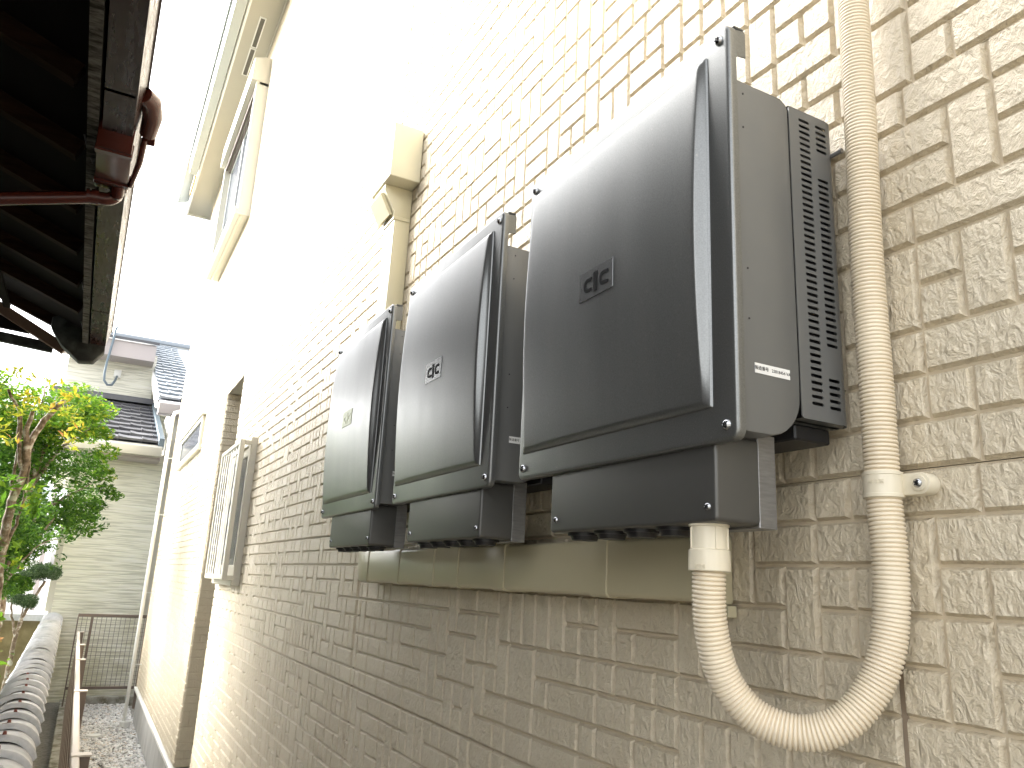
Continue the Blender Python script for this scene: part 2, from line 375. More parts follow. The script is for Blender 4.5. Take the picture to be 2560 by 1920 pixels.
# irregular ashlar pattern: cells of U x U inside each board
occ_boxes = [((0.55, 0.585 + d, 0.155), (0.77, 1.06 + d, 0.66)) for d in (0, .572, 1.1607)] + [((0.58, 0.63 + d, 0.075), (0.77, 0.97 + d, 0.2)) for d in (0, .572, 1.1607)] + [((0.72, .745, 0), (0.78, 2.3, .08))]
def hidden(P):
    for lo, hi in occ_boxes:
        t0, t1 = 0, 0.985
        for i in range(3):
            d = P[i]
            if abs(d) < 1e-9:
                if lo[i] > 0 or hi[i] < 0: t0 = 2
                continue
            a, b = lo[i] / d, hi[i] / d
            if a > b: a, b = b, a
            t0, t1 = max(t0, a), min(t1, b)
        if t0 < t1: return True
    return False
def project(P):
    c = R.transposed() @ Vector(P)
    return (1280 + F * c.x / c.y, 960 - F * c.z / c.y, c.y) if c.y > 0.02 else None
def fill(rnd, n):
    g = [[0] * n for _ in range(9)]; out = []
    for r in range(9):
        c = 0
        while c < n:
            if g[r][c]: c += 1; continue
            free = 0
            while c + free < n and not g[r][c + free] and free < 4: free += 1
            t = rnd.random()
            if r < 8 and t < 0.30: w, h = 1, 2
            elif r < 8 and t < 0.33 and free >= 2: w, h = 2, 2
            elif t < 0.60: w, h = 1, 1
            elif t < 0.90: w, h = 2, 1
            else: w, h = 3, 1
            w = min(w, free)
            for rr in range(r, r + h):
                for cc in range(c, c + w): g[rr][cc] = 1
            out.append((r, c, w, h)); c += w
    return out
# board k=0 (just above the conduit clamp) follows the photograph near the right edge; r counted from the top row
fixed0 = {-3: None}
PH = {0: 0.415, 1: 0.4518, -1: 0.4715}
blocks = []
rnd = random.Random(11)
N = int((YE - YS) / U) + 4
for k in range(k0, k1):
    ph = PH.get(k, 0.415 + rnd.random() * U)
    c_start = math.floor((YS - ph) / U)
    pre = []
    if k == 0:    # (row, first column, w, h); column c spans y = ph + c*U .. ; columns run away from the camera
        pre = [(0,0,2,1),(0,2,3,1),(0,-3,3,1),(1,0,1,2),(1,1,3,1),(2,1,3,1),(1,-2,2,1),(2,-2,2,1),(3,-1,3,1),(3,2,3,1),(4,0,1,2),(4,1,1,1),(4,2,1,2),(4,-2,2,1),(5,1,1,1),(5,-2,2,1),
               (6,-1,3,1),(6,2,2,1),(7,0,1,1),(7,1,1,1),(7,2,2,1),(7,-3,3,1),(8,-1,2,1),(8,1,4,1)]
    if k == -1:
        pre = [(0,0,3,1),(0,-3,3,1),(1,-1,2,1),(1,1,1,2),(2,0,1,1),(2,-2,2,1),(3,0,1,2),(3,1,1,1),(3,-2,2,1),(4,1,1,1),(4,-2,2,1),(5,0,2,1),(5,-3,3,1)]
    taken = {}
    for i, (r, c, w, h) in enumerate(pre):
        for rr in range(r, r + h):
            for cc in range(c, c + w): taken[(rr, cc)] = i
    raw = fill(rnd, N)
    res = list(pre)
    for (r, c, w, h) in raw:
        c += c_start
        if any((rr, cc) in taken for rr in range(r, r + h) for cc in range(c, c + w)):
            for rr in range(r, r + h):
                for cc in range(c, c + w):
                    if (rr, cc) not in taken: res.append((rr, cc, 1, 1))
            continue
        res.append((r, c, w, h))
    ztop = Z0 + (k + 1) * 9 * U
    for (r, c, w, h) in res:
        y0, y1 = ph + c * U, ph + (c + w) * U; z1 = ztop - r * U; z0 = z1 - h * U
        if z1 > ZT + .001 or z0 < ZB - 0.001: 
            z1 = min(z1, ZT); z0 = max(z0, ZB)
            if z1 - z0 < 0.02: continue
        pieces = [(y0, y1)]
        for cut in (SY1, SY2, SY2 + 6.06):
            q = []
            for a, b in pieces:
                if a < cut < b: q += [(a, cut - 0.002), (cut + 0.002, b)]
                else: q.append((a, b))
            pieces = q
        for lo, hi in ((-9, YS), (YE, 99)) + (((YN0, YN1),) if z0 < ZN - .02 else ()):
            q = []
            for a, b in pieces:
                if b <= lo or a >= hi: q.append((a, b)); continue
                if a < lo: q.append((a, lo))
                if b > hi: q.append((hi, b))
            pieces = q
        for a, b in pieces:
            if b - a > 0.014: blocks.append((a, b, z0, z1))
def block_geo(w, h, seed, nx, ny):
    """local block: origin at centre on the groove floor, front towards -x"""
    r = random.Random(seed); g = 0.0016; t = 0.0074; s = 0.0036
    gy = [(-w / 2 + g + s) + (w - 2 * (g + s)) * i / nx for i in range(nx + 1)]
    gz = [(-h / 2 + g + s) + (h - 2 * (g + s)) * j / ny for j in range(ny + 1)]
    V = []; 
    for j, z in enumerate(gz):
        for i, y in enumerate(gy):
            edge = i in (0, nx) or j in (0, ny)
            V.append((-(t + (0 if edge else r.uniform(0, .0007))), y + r.uniform(-.0004, .0004), z + r.uniform(-.0004, .0004)))
    Fq = [(j * (nx + 1) + i, (j + 1) * (nx + 1) + i, (j + 1) * (nx + 1) + i + 1, j * (nx + 1) + i + 1) for j in range(ny) for i in range(nx)]
    per = [i for i in range(nx + 1)] + [j * (nx + 1) + nx for j in range(1, ny + 1)] + [ny * (nx + 1) + i for i in range(nx - 1, -1, -1)] + [j * (nx + 1) for j in range(ny - 1, 0, -1)]
    n0 = len(V)
    for q in per:
        x, y, z = V[q]; V.append((0.0, y + (s if abs(y - gy[-1]) < .001 else -s if abs(y - gy[0]) < .001 else 0), z + (s if abs(z - gz[-1]) < .001 else -s if abs(z - gz[0]) < .001 else 0)))
    m_ = len(per)
    Sk = [(per[i], per[(i + 1) % m_], n0 + (i + 1) % m_, n0 + i) for i in range(m_)]
    return V, Fq, Sk
score = []
for b in blocks:
    yc, zc = (b[0] + b[1]) / 2, (b[2] + b[3]) / 2
    P = (W, yc, zc); q = project(P)
    s = -1
    if q and -60 < q[0] < 2620 and -60 < q[1] < 1980 and not hidden(P):
        d = math.sqrt(W * W + yc * yc + zc * zc); s = (b[1] - b[0]) * (b[3] - b[2]) * W / d ** 3
    score.append(s)
order = sorted(range(len(blocks)), key=lambda i: -score[i]); near = set(order[:300])
cache = {}
SV = []; SF = []; nv = 0
for i, b in enumerate(blocks):
    w, h = round(b[1] - b[0], 4), round(b[3] - b[2], 4); c = (XG, (b[0] + b[1]) / 2, (b[2] + b[3]) / 2)
    if i in near:
        key = (w, h, i % 5)
        if key not in cache:
            V, Fq, Sk = block_geo(w, h, hash(key), 4 if w > h else 2, 2 if w > h else 4 if h > w * 1.3 else 3)
            me = bpy.data.meshes.new('siding_block'); me.from_pydata(V, [], Fq + Sk); me.materials.append(M_block)
            cache[key] = me
        link('siding_block', cache[key], house, c)
    else:
        if score[i] < 0 and b[0] < -0.4: continue
        far = score[i] < score[order[900]]
        key = (w, h, 'f', i % 4, far)
        if key not in cache: cache[key] = block_geo(w, h, hash((w, h, i % 4)), *((1, 1) if far else (2, 2)))
        V, Fq, Sk = cache[key]
        SV.append(np.array(V) + np.array(c)); SF += [tuple(x + nv for x in f) for f in Fq + Sk]; nv += len(V)
me = bpy.data.meshes.new('siding_blocks'); me.from_pydata(np.concatenate(SV).tolist(), [], SF); me.materials.append(M_block)
o = link('siding_blocks', me, house); o['kind'] = 'stuff'
# niche: return wall, lining, ceiling
MB().box(W + .008, 1.62, YN1, YN1 + .012, -1.335, ZN - .004).build('niche_wall', M_base, house)
nb = MB()
rr_ = random.Random(5)
z = -1.33
while z < ZN - 0.012:
    hh = U * (2 if rr_.random() < .25 else 1); x = W + 0.006
    hh = min(hh, ZN - 0.006 - z)
    while x < 1.2:
        ww = U * rr_.choice((1, 2, 2, 3)); nb.box(x + .0025, x + ww - .0025, YN1 - .007, YN1 + .001, z + .0025, z + hh - .0025); x += ww
    z += hh
nb.build('return_siding', M_block, house, 0.002, 1)['kind'] = 'stuff'
MB().box(W + .004, 1.62, YN0 + .002, YN1 + .3, ZN - .003, ZN + .03).build('niche_soffit', M_soff, house)
MB().box(XG, XG + .03, YN0 - .003, YN0 + .0, -1.335, ZN).build('corner_trim', M_base, house)
MB().box(1.5, 1.58, YN0, YN1, -1.75, ZN - .01).build('back_door', M_alum, house)
# foundation and drip flashing
fd = MB(); fd.box(0.80, 6.4, YS, YN0, -1.8, -1.352); fd.box(0.80, 6.4, YN1, YE - .02, -1.8, -1.352); fd.box(1.5, 6.4, YN0, YN1, -1.8, -1.352)
fd.build('foundation', M_conc, house)
fl_ = MB(); fl_.box(0.757, 0.81, YS, YN0, -1.372, -1.345); fl_.box(0.757, 0.81, YN1 - .02, YE + .012, -1.372, -1.345); fl_.box(0.81, 1.5, YN1 - .02, YN1 + .02, -1.372, -1.345)
fl_.build('drip_flashing', M_white, house, 0.003)
# soffit, fascia, gutter, roof
MB().box(0.508, W + .02, YS, YE + .47, 4.83, 4.845).build('soffit', M_soff, house)
MB().box(0.485, 0.508, YS, YE + .49, 4.80, 4.98).build('fascia', M_white, house, .003)
MB().box(0.508, 1.2, YE + .47, YE + .49, 4.80, 4.98).build('barge_board', M_white, house, .003)
MB().box(W - .012, W + .004, YS, YE, 4.79, 4.829).build('cornice', M_soff, house, .003)
MB().prism([(0.372, 4.955), (0.385, 4.775), (0.47, 4.775), (0.478, 4.80), (0.478, 4.955), (0.470, 4.955), (0.464, 4.787), (0.392, 4.787), (0.381, 4.955)], 'y', YS, 9.72).build('gutter', M_gut, house)
MB().prism([(0.352, 4.975), (0.352, 4.987), (5.5, 6.85), (5.5, 6.8)], 'y', YS, YE + .55).build('roof', M_gut, house)
MB().box(.455, .475, 9.78, 10.35, 4.78, 4.86).build('gutter_bracket', M_gold, house, .004)
for (a, b) in ((6.40, 6.87), (6.89, 7.36)):
    sv = link('soffit_vent', MB().box(0.610, 0.668, a, b, 4.822, 4.8299).mesh('soffit_vent', M_white), house)
    link('mesh_strip', MB().box(0.621, 0.657, a + .015, b - .015, 4.8195, 4.8215).mesh('mesh_strip', M_vent), sv)
MB().box(.6, .78, YE, 10.575, -1.34, 4.83) if False else None
MB().box(W - .004, W + .05, YE - .001, YE + .012, -1.34, 4.83).build('corner_post', M_base, house)

# upper window with shutter hood
w = link('window', MB().box(.675, .785, 6.53, 6.575, 2.99, 4.50).box(.675, .785, 8.31, 8.355, 2.99, 4.50).box(.655, .785, 6.5305, 8.3545, 2.965, 3.0).box(.70, .785, 6.53, 8.355, 4.24, 4.27).mesh('window', M_alum, .003, 1), house)
w['label'] = 'upper shutter window under the soffit'
link('sill_rail', MB().box(.645, .672, 6.53, 8.37, 2.985, 3.03).box(.70, .72, 6.55, 8.34, 2.955, 2.966).mesh('sill_rail', M_alum, .003, 1), w)
link('shutter_hood', MB().prism([(.785, 4.53), (.73, 4.53), (.632, 4.49), (.628, 4.272), (.69, 4.272), (.785, 4.272)], 'y', 6.525, 8.36).mesh('shutter_hood', M_alum, .004, 2), w)
link('guide_rail', MB().box(.68, .70, 6.60, 8.29, 4.22, 4.271).box(.715, .735, 6.60, 8.29, 4.20, 4.271).mesh('guide_rail', M_fdark), w)
link('sash', MB().box(.735, .765, 6.576, 6.62, 3.001, 4.24).box(.735, .765, 8.25, 8.309, 3.001, 4.24).box(.735, .765, 6.62, 8.25, 3.001, 3.05).box(.735, .765, 6.62, 8.25, 4.18, 4.24).box(.73, .76, 7.42, 7.47, 3.05, 4.18).mesh('sash', M_gut, .002, 1), w)
link('pane', MB().box(.745, .749, 6.62, 8.25, 3.05, 4.18).mesh('pane', M_glass), w)

# small far window
w = link('window', MB().box(.752, .785, 7.56, 7.60, 1.085, 1.385).box(.752, .785, 9.40, 9.44, 1.085, 1.385).box(.752, .785, 7.6, 9.4, 1.345, 1.385).box(.745, .785, 7.54, 9.46, 1.060, 1.10).mesh('window', M_alum, .003, 1), house)
w['label'] = 'narrow high window in the far stretch of wall'
link('pane', MB().box(.768, .772, 7.6, 9.4, 1.1, 1.345).mesh('pane', M_glass), w)
link('sash', MB().box(.760, .7675, 7.6, 9.4, 1.1, 1.135).box(.760, .7675, 7.6, 7.66, 1.135, 1.345).box(.760, .7675, 9.34, 9.4, 1.135, 1.345).mesh('sash', M_alum), w)
link('rain_hood', MB().prism([(.785, 1.42), (.735, 1.395), (.735, 1.386), (.785, 1.386)], 'y', 7.5, 9.5).mesh('rain_hood', M_alum, .002, 1), w)

# louvered window near the niche
w = link('window', MB().box(.745, .786, 4.645, 4.70, -.055, .765).box(.745, .786, 5.33, 5.37, -.055, .765).box(.745, .786, 4.7, 5.33, .72, .765).box(.735, .786, 4.64, 5.375, -.075, -.03).mesh('window', M_alum, .003, 1), house)
w['label'] = 'louvered ground floor window beside the niche'
link('sash', MB().box(.756, .775, 4.70, 4.73, -.03, .72).box(.756, .775, 5.30, 5.33, -.03, .72).box(.756, .775, 4.73, 5.3, -.03, .04).box(.756, .775, 4.73, 5.3, .67, .72).mesh('sash', M_alum, .002, 1), w)
link('pane', MB().box(.762, .766, 4.73, 5.3, .04, .67).mesh('pane', M_glass), w)
for a_ in (4.625, 5.30): link('screen_post', MB().box(.683, .708, a_, a_ + .035, -.045, .742).mesh('screen_post', M_alum, .003, 1), w)
for a_ in (.715, -.045): link('screen_rail', MB().box(.683, .712, 4.6605, 5.2995, a_, a_ + .027).mesh('screen_rail', M_alum, .003, 1), w)
for a_ in (.715, -.045): link('screen_arm', MB().box(.7085, .7445, 4.63, 4.655, a_, a_ + .025).mesh('screen_arm', M_alum, .003, 1), w)
for i in range(7):
    yc = 4.71 + i * .090
    mb = MB(); rs = []
    for j in range(41):
        zz = -.018 + .733 * j / 40; dy = .004 * math.sin(j * .78); ww = .025 + .003 * math.sin(j * .78 + 1)
        rs.append([(.688, yc + dy - ww, zz), (.691, yc + dy + ww, zz), (.6935, yc + dy + ww, zz), (.6905, yc + dy - ww, zz)])
    mb.rings(rs); link('louver', mb.mesh('louver', M_louv, angle=60), w)

# ------------------------------------------------------------------ power conditioners
def half_dome(mb, x, y, z, r, h, n=14):
    rs = []
    for k in range(5):
        t = math.pi / 2 * k / 4; rr = r * math.cos(t) + 1e-5; xx = x - h * math.sin(t)
        rs.append([(xx, y + rr * math.cos(2 * math.pi * i / n), z + rr * math.sin(2 * math.pi * i / n)) for i in range(n)])
    return mb.rings(rs)
def screw_at(parent, x, y, z, r, h, rotd=20):
    s = link('screw', half_dome(MB(), x, y, z, r, h).mesh('screw', M_screw, angle=80), parent)
    c, sn = math.cos(math.radians(rotd)), math.sin(math.radians(rotd)); mb = MB()
    for (a, b) in ((c, sn), (-sn, c)):
        L = r * .55; t = r * .13
        pts = [(-L, -t), (L, -t), (L, t), (-L, t)]
        mb.prism([(y + p_[0] * a - p_[1] * b, z + p_[0] * b + p_[1] * a) for p_ in pts], 'x', x - h * 1.06, x - h * .5)
    link('cross_slot', mb.mesh('cross_slot', M_black), s); return s
def bulge_panel():
    y0, y1, z0, z1 = 0.622, 1.042, 0.1965, 0.6335
    offs = [0, .0010, .0018, .0026, .0058, .0090, .0100, .0112, .0126, .016, .026]
    ys = [y0 + o_ for o_ in offs] + [y0 + .026 + (y1 - y0 - .052) * i / 14 for i in range(1, 14)] + [y1 - o_ for o_ in reversed(offs)]
    zs = [z0 + o_ for o_ in offs] + [z0 + .026 + (z1 - z0 - .052) * i / 30 for i in range(1, 30)] + [z1 - o_ for o_ in reversed(offs)]
    def hgt(y, z):
        e = min(y - y0, y1 - y, (z - z0) * 1.7, (z1 - z) * 1.7)
        t = (z - z0 - .009) / (z1 - z0 - .018); t = max(0, min(1, t))
        d = 0.0034 + 0.0096 * (math.sin(math.pi * t) ** 0.85) + .0014 * math.sin(math.pi * (y - y0) / (y1 - y0)) * (t > 0 and t < 1)
        if e <= .0026: return float(np.interp(e, [0, .0010, .0026], [0, .0022, .0032]))
        f = float(np.interp(e, [.0026, .0090, .0100, .0112, .0126, .016], [0, .80, .90, .965, .99, 1])); return .0032 + d * f
    V = [(0.5702 - hgt(y, z), y, z) for z in zs for y in ys]; n = len(ys)
    Fq = [(j * n + i, (j + 1) * n + i, (j + 1) * n + i + 1, j * n + i + 1) for j in range(len(zs) - 1) for i in range(n - 1)]
    mb = MB(); mb.add(V, Fq); return mb
def strip(pts, w, x0, x1):
    """flat stroke in the YZ plane through pts with width w"""
    P = [Vector(p_) for p_ in pts]; L = []; Rr = []
    for i in range(len(P)):
        d = (P[min(i + 1, len(P) - 1)] - P[max(i - 1, 0)]).normalized(); nrm = Vector((-d.y, d.x)); L.append(P[i] + nrm * w / 2); Rr.append(P[i] - nrm * w / 2)
    mb = MB(); n = len(P); V = [(x0, *l) for l in L] + [(x0, *r_) for r_ in Rr] + [(x1, *l) for l in L] + [(x1, *r_) for r_ in Rr]
    Fq = []
    for i in range(n - 1):
        Fq += [(i, i + 1, n + i + 1, n + i), (2 * n + i, 3 * n + i, 3 * n + i + 1, 2 * n + i + 1), (i, 2 * n + i, 2 * n + i + 1, i + 1), (n + i, n + i + 1, 3 * n + i + 1, 3 * n + i)]
    Fq += [(0, n, 3 * n, 2 * n), (n - 1, 3 * n - 1, 4 * n - 1, 2 * n - 1)]
    return mb.add(V, Fq)
def letterC(ya, yb, za, zb, w, x0, x1):
    # opening towards smaller y (to the viewer's right); ya < yb
    rz = (zb - za - w) / 2; zc = (za + zb) / 2; yc = yb - w / 2 - rz
    pts = [(ya, zb - w / 2), ((ya + yc) / 2, zb - w / 2)]
    for k in range(9):
        t = math.radians(90 - 180 * k / 8)
        pts.append((yc + rz * (abs(math.cos(t)) ** .8), zc + rz * math.copysign(abs(math.sin(t)) ** .8, math.sin(t))))
    pts += [((ya + yc) / 2, za + w / 2), (ya, za + w / 2)]
    return strip(pts, w, x0, x1)
def curve_plate(name, material, outer, holes, thick):
    cu = bpy.data.curves.new(name, 'CURVE'); cu.dimensions = '2D'; cu.fill_mode = 'BOTH'; cu.extrude = thick / 2
    for pl in [outer] + holes:
        sp = cu.splines.new('POLY'); sp.points.add(len(pl) - 1)
        for pt, c_ in zip(sp.points, pl): pt.co = (c_[0], c_[1], 0, 1)
        sp.use_cyclic_u = True
    to = bpy.data.objects.new('tmp', cu); COL.objects.link(to)
    dg = bpy.context.evaluated_depsgraph_get(); me = bpy.data.meshes.new_from_object(to.evaluated_get(dg))
    bpy.data.objects.remove(to); me.name = name
    # curve XY -> world XZ
    for v in me.vertices: x, y, z_ = v.co; v.co = (x, -z_, y)
    me.materials.clear(); me.materials.append(material); return me
def text(name, body, size, material, parent, loc, face, extrude=.0002, spacing=1.0, yaw=0):
    cu = bpy.data.curves.new(name, 'FONT'); cu.body = body; cu.size = size; cu.extrude = extrude; cu.space_character = spacing; cu.materials.append(material)
    cu.align_x = 'CENTER'; cu.align_y = 'CENTER'
    to = bpy.data.objects.new('tmp', cu); COL.objects.link(to)
    me = bpy.data.meshes.new_from_object(to.evaluated_get(bpy.context.evaluated_depsgraph_get())); bpy.data.objects.remove(to)
    me.name = name; o = link(name, me, parent, loc)
    if face == '-x': Mx = Matrix(((0, 0, -1), (-1, 0, 0), (0, 1, 0)))
    else: Mx = Matrix(((1, 0, 0), (0, 0, -1), (0, 1, 0)))
    o.rotation_euler = (Matrix.Rotation(yaw, 3, 'Z') @ Mx).to_euler(); return o

def slot(x0, x1, z, hh, n=4):
    out = []
    for k in range(n + 1):
        t = math.radians(-90 + 180 * k / n); out.append((x1 - hh / 2 + hh / 2 * math.cos(t), z + hh / 2 * math.sin(t)))
    for k in range(n + 1):
        t = math.radians(90 + 180 * k / n); out.append((x0 + hh / 2 + hh / 2 * math.cos(t), z + hh / 2 * math.sin(t)))
    return out
holes = []
for i in range(45): holes.append(slot(.6990, .7180, .5832 - i * .00830, .0040))
for i in range(5): holes.append(slot(.7283, .7473, .5832 - i * .00830, .0040))
for i in range(27): holes.append(slot(.7283, .7473, .5085 - i * .00830, .0040))
for i in range(5): holes.append(slot(.7283, .7473, .2498 - i * .00830, .0040))
outer = rrect(.6824, .7505, .1985, .597, .004)
outer = [(x_, z_) for x_, z_ in outer]
VENT = curve_plate('vent_plate', M_body, outer, holes, .0012)
GLANDS = (.735, .800, .865, .930)
def make_unit():
    t = thing('power_conditioner', (W, 0.82, 0.075), 'nearest and largest-looking of the three grey power units, beside the corrugated conduit', 'power conditioner', 'grey wall-mounted power conditioners in a row')
    fc = plate_x(.586, 1.058, .158, .662, .012, .570, .5815, .0045).build('front_cover', M_cover, t, angle=40)
    # deep hooks at the top corners
    hk = MB(); hk.prism([(.581, .654), (.5955, .657), (.597, .653), (.597, .6205), (.5835, .6185), (.5815, .614)], 'y', .5862, .588)
    hk.prism([(.581, .654), (.5955, .657), (.597, .653), (.597, .6205), (.5835, .6185), (.5815, .614)], 'y', 1.056, 1.0578); hk.box(.581, .597, .588, 1.056, .6595, .6618)
    link('top_lip', hk.mesh('top_lip', M_cover, .0005, 1), fc)
    bulge_panel().build('raised_panel', M_cover, t, angle=50)
    for (yy, zz, a) in ((.602, .1746, 35), (.602, .6446, 60), (1.0415, .1750, 10), (1.0415, .6444, 50)): screw_at(t, .570, yy, zz, .0062, .0045, a)
    # front section of casing
    prof = [(.5815, .603), (.668, .6012)]
    for k in range(5): a = math.radians(90 - 80 * k / 4); prof.append((.668 + .0135 * math.cos(a), .5878 + .0134 * math.sin(a)))
    prof += [(.6815, .24)]
    for k in range(1, 9): a = math.radians(-90 * k / 8); prof.append((.6315 + .050 * math.cos(a), .223 + .051 * math.sin(a)))
    prof += [(.5815, .172)]
    cs = MB().prism(prof, 'y', .602, 1.042).build('casing', M_body, t, .0025, 2, 25)
    for (xx, zz) in ((.6061, .5852), (.6052, .5397), (.606, .36), (.606, .30)):
        mb = MB(); mb.prism([(xx + .0013 * math.cos(a), zz + .0013 * math.sin(a)) for a in [k * math.pi / 4 for k in range(8)]], 'y', .6014, .603)
        link('rivet_hole', mb.mesh('rivet_hole', M_black), cs)
    # rear section: hollow shell with slotted side
    rc = MB(); o1 = rrect(.6820, .7640, .1965, .5985, .010, 5)
    rings_ = []
    for (yy, ins) in ((.616, .0), (1.038, .0)): rings_.append([(p_[0], yy, p_[1]) for p_ in o1])
    rc.rings(rings_, False, True)
    corner = [(.7505, .6022)] + [(.7505 + .0135 * math.sin(a), .6157 - .0135 * math.cos(a)) for a in [math.radians(15 * q_) for q_ in range(1, 7)]]
    rc.add([(.6822, .6022, .597), (.7505, .6022, .597), (.7640, .616, .597), (.6822, .616, .597)], [(0, 1, 2, 3)]); rc.add([(.6822, .6022, .1985), (.7505, .6022, .1985), (.7640, .616, .1985), (.6822, .616, .1985)], [(3, 2, 1, 0)])
    for i in range(6):
        a, b = corner[i], corner[i + 1]
        rc.add([(a[0], a[1], .1985), (b[0], b[1], .1985), (b[0], b[1], .597), (a[0], a[1], .597)], [(0, 1, 2, 3)])
    rcs = rc.build('rear_casing', M_body, t, angle=40)
    link('dark_interior', MB().box(.686, .760, .6165, 1.03, .2, .595).mesh('dark_interior', M_black), rcs)  # plain black box standing in for the shade behind the slots
    v = link('vent_plate', VENT, t, (0, .6022, 0))
    link('side_pin', MB().tube([(.757, .604, .5505), (.757, .588, .5505)], .0028, 10).tube([(.757, .589, .5505), (.757, .586, .5505)], .0033, 10).mesh('side_pin', M_zinc), rcs)
    # mounting rail and lower bracket behind
    MB().box(.764, .777, .66, .99, .22, .56).box(.735, .776, .64, 1.0, .45, .47).build('mounting_rail', M_zinc, t)
    MB().box(.690, .748, .62, 1.02, .1775, .1955).build('fan_tray', M_black, t, .002, 1)
    # wiring box below
    wb = plate_x(.6285, .969, .0765, .172, .006, .578, .640, .004).build('wiring_box', M_wire, t, angle=40)
    MB().box(.640, .6665, .6285, .969, .0738, .178).build('back_plate', M_zinc, t, .0008, 1)
    for (yy, zz, a) in ((.6415, .0925, 45), (.953, .0935, 15)): screw_at(wb, .578, yy, zz, .0046, .0032, a)
    for yy in GLANDS:
        mb = MB(); 
        def cyl(r0, r1, za, zb): mb.rings([[(.612 + rr * math.cos(2 * math.pi * i / 24), yy + rr * math.sin(2 * math.pi * i / 24), zz) for i in range(24)] for rr, zz in ((r0, za), (r1, zb))])
        cyl(.0235, .0235, .0775, .0725); cyl(.020, .0175, .0725, .0665)
        g = mb.build('cable_gland', M_black, t, angle=40)
    # nameplate
    return t
unit = make_unit()
def nameplate(t, dy, material, lettermat, tint=None):
    npl = link('nameplate', MB().box(.5518, .5550, .788 + dy, .868 + dy, .3865, .4285).mesh('nameplate', material, .0003, 1), t)
    x0, x1 = .5511, .5519; s = 1.009; cy = .8277 + dy
    def Y(v): return cy + (v - .8165) * s
    def Z(v): return .4075 + (v - .4026) * s
    letterC(Y(.8256), Y(.8448), Z(.3915), Z(.4112), .0048, x0, x1).build('letter', lettermat, npl)
    MB().box(x0, x1, Y(.8128), Y(.8206), Z(.3880), Z(.4163)).build('letter', lettermat, npl)
    letterC(Y(.7880), Y(.8074), Z(.3915), Z(.4112), .0048, x0, x1).build('letter', lettermat, npl)
def sticker(t, dy):
    s = link('serial_sticker', MB().box(.612, .665, .6012 + dy, .6018 + dy, .2388, .2502).mesh('serial_sticker', M_stick), t)
    text('sticker_print', '製造番号   22818454 VA', .0052, M_logo, s, (.6385, .6009 + dy, .2445), '-y', .00005)
units = [unit]
for d, lab in ((.572, 'middle one of the three grey power units on the house wall'), (1.1607, 'farthest and smallest-looking grey power unit, with a green reflection painted into its nameplate')):
    c = copy_tree(unit); c.location.y += d; c['label'] = lab; units.append(c)
    g5 = [x for x in c.children if x.name.startswith('cable_gland')][0]
    e = g5.copy(); COL.objects.link(e); e.parent = c; e.location = g5.location + Vector((0, -.065, 0))
M_emb2 = mat('silver nameplate film', (0.24, 0.245, 0.24), 0.27, 0.75)
M_emb3 = mat('nameplate film with painted green reflection', (0.15, 0.17, 0.07), 0.35, 0.4); M_log3 = mat('print with painted green reflection', (0.26, 0.29, 0.15), 0.35, 0.3)  # green reflection painted into the colour of the farthest plate and its letters
nameplate(units[0], 0, M_emb, M_logo); nameplate(units[1], .572, M_emb2, M_logo); nameplate(units[2], 1.1607, M_emb3, M_log3)
sticker(units[0], 0); sticker(units[1], .572); sticker(units[2], 1.1607)

# ------------------------------------------------------------------ corrugated conduit
cond = thing('corrugated_conduit', (.745, .55, -.12), 'ivory corrugated conduit looping up from the nearest unit along the wall', 'conduit')
ctrl = [(.603,.668,.058),(.603,.668,.040),(0.603,0.6690,0.020),(0.603,0.6697,0.0065),(0.605,0.6718,-0.0178),(0.609,0.6721,-0.0417),(0.616,0.6726,-0.0664),(0.626,0.6699,-0.0896),(0.638,0.6611,-0.1099),(0.652,0.6478,-0.1238),(0.666,0.6310,-0.1304),(0.680,0.6146,-0.1324),(0.694,0.5971,-0.1262),(0.709,0.5827,-0.1133),(0.723,0.5725,-0.0937),(0.733,0.5638,-0.0723),(0.740,0.5576,-0.0465),(0.744,0.5547,-0.0216),(0.745,0.5525,0.0007),(.745,.551,.03),(.7455,.551,.063),(.746,.5536,.1103),(.746,.5535,.1733),(.746,.5531,.2378),(.746,.5538,.3922),(.746,.5497,.5586),(.745,.547,.741),(.743,.545,1.0),(.745,.545,1.6)]
C_ = [Vector(c) for c in ctrl]
def catmull(P, step):
    out = []; P = [P[0] * 2 - P[1]] + P + [P[-1] * 2 - P[-2]]
    for i in range(1, len(P) - 2):
        n = max(2, int((P[i + 1] - P[i]).length / step))
        for k in range(n):
            t = k / n; a, b, c, d = P[i - 1], P[i], P[i + 1], P[i + 2]
            out.append(0.5 * ((2 * b) + (c - a) * t + (2 * a - 5 * b + 4 * c - d) * t * t + (3 * b - a - 3 * c + d) * t ** 3))
    out.append(P[-2]); return out
dense = catmull(C_, .001)
for _ in range(260):   # relax the measured points into a smooth bend
    dense = [dense[0]] + [(dense[i - 1] + dense[i] * 2 + dense[i + 1]) / 4 for i in range(1, len(dense) - 1)] + [dense[-1]]
arc = [0]
for i in range(1, len(dense)): arc.append(arc[-1] + (dense[i] - dense[i - 1]).length)
arc = np.array(arc); DN = np.array([tuple(v) for v in dense])
pitch = .00465; sub = 8; M_ = int(arc[-1] / pitch) * sub
ss = np.linspace(0, arc[-1], M_); pts = np.stack([np.interp(ss, arc, DN[:, i]) for i in range(3)], 1)
prof_r = []
for s_ in ss:
    ph = (s_ / pitch) % 1.0
    prof_r.append(.01825 - .0026 * max(0.0, min(1.0, (abs(ph - .5) * 2 - .42) / .58)) ** 1.3)
MB().tube(pts.tolist(), prof_r, 40).build('conduit_tube', M_cond, cond, angle=89)
mb = MB()
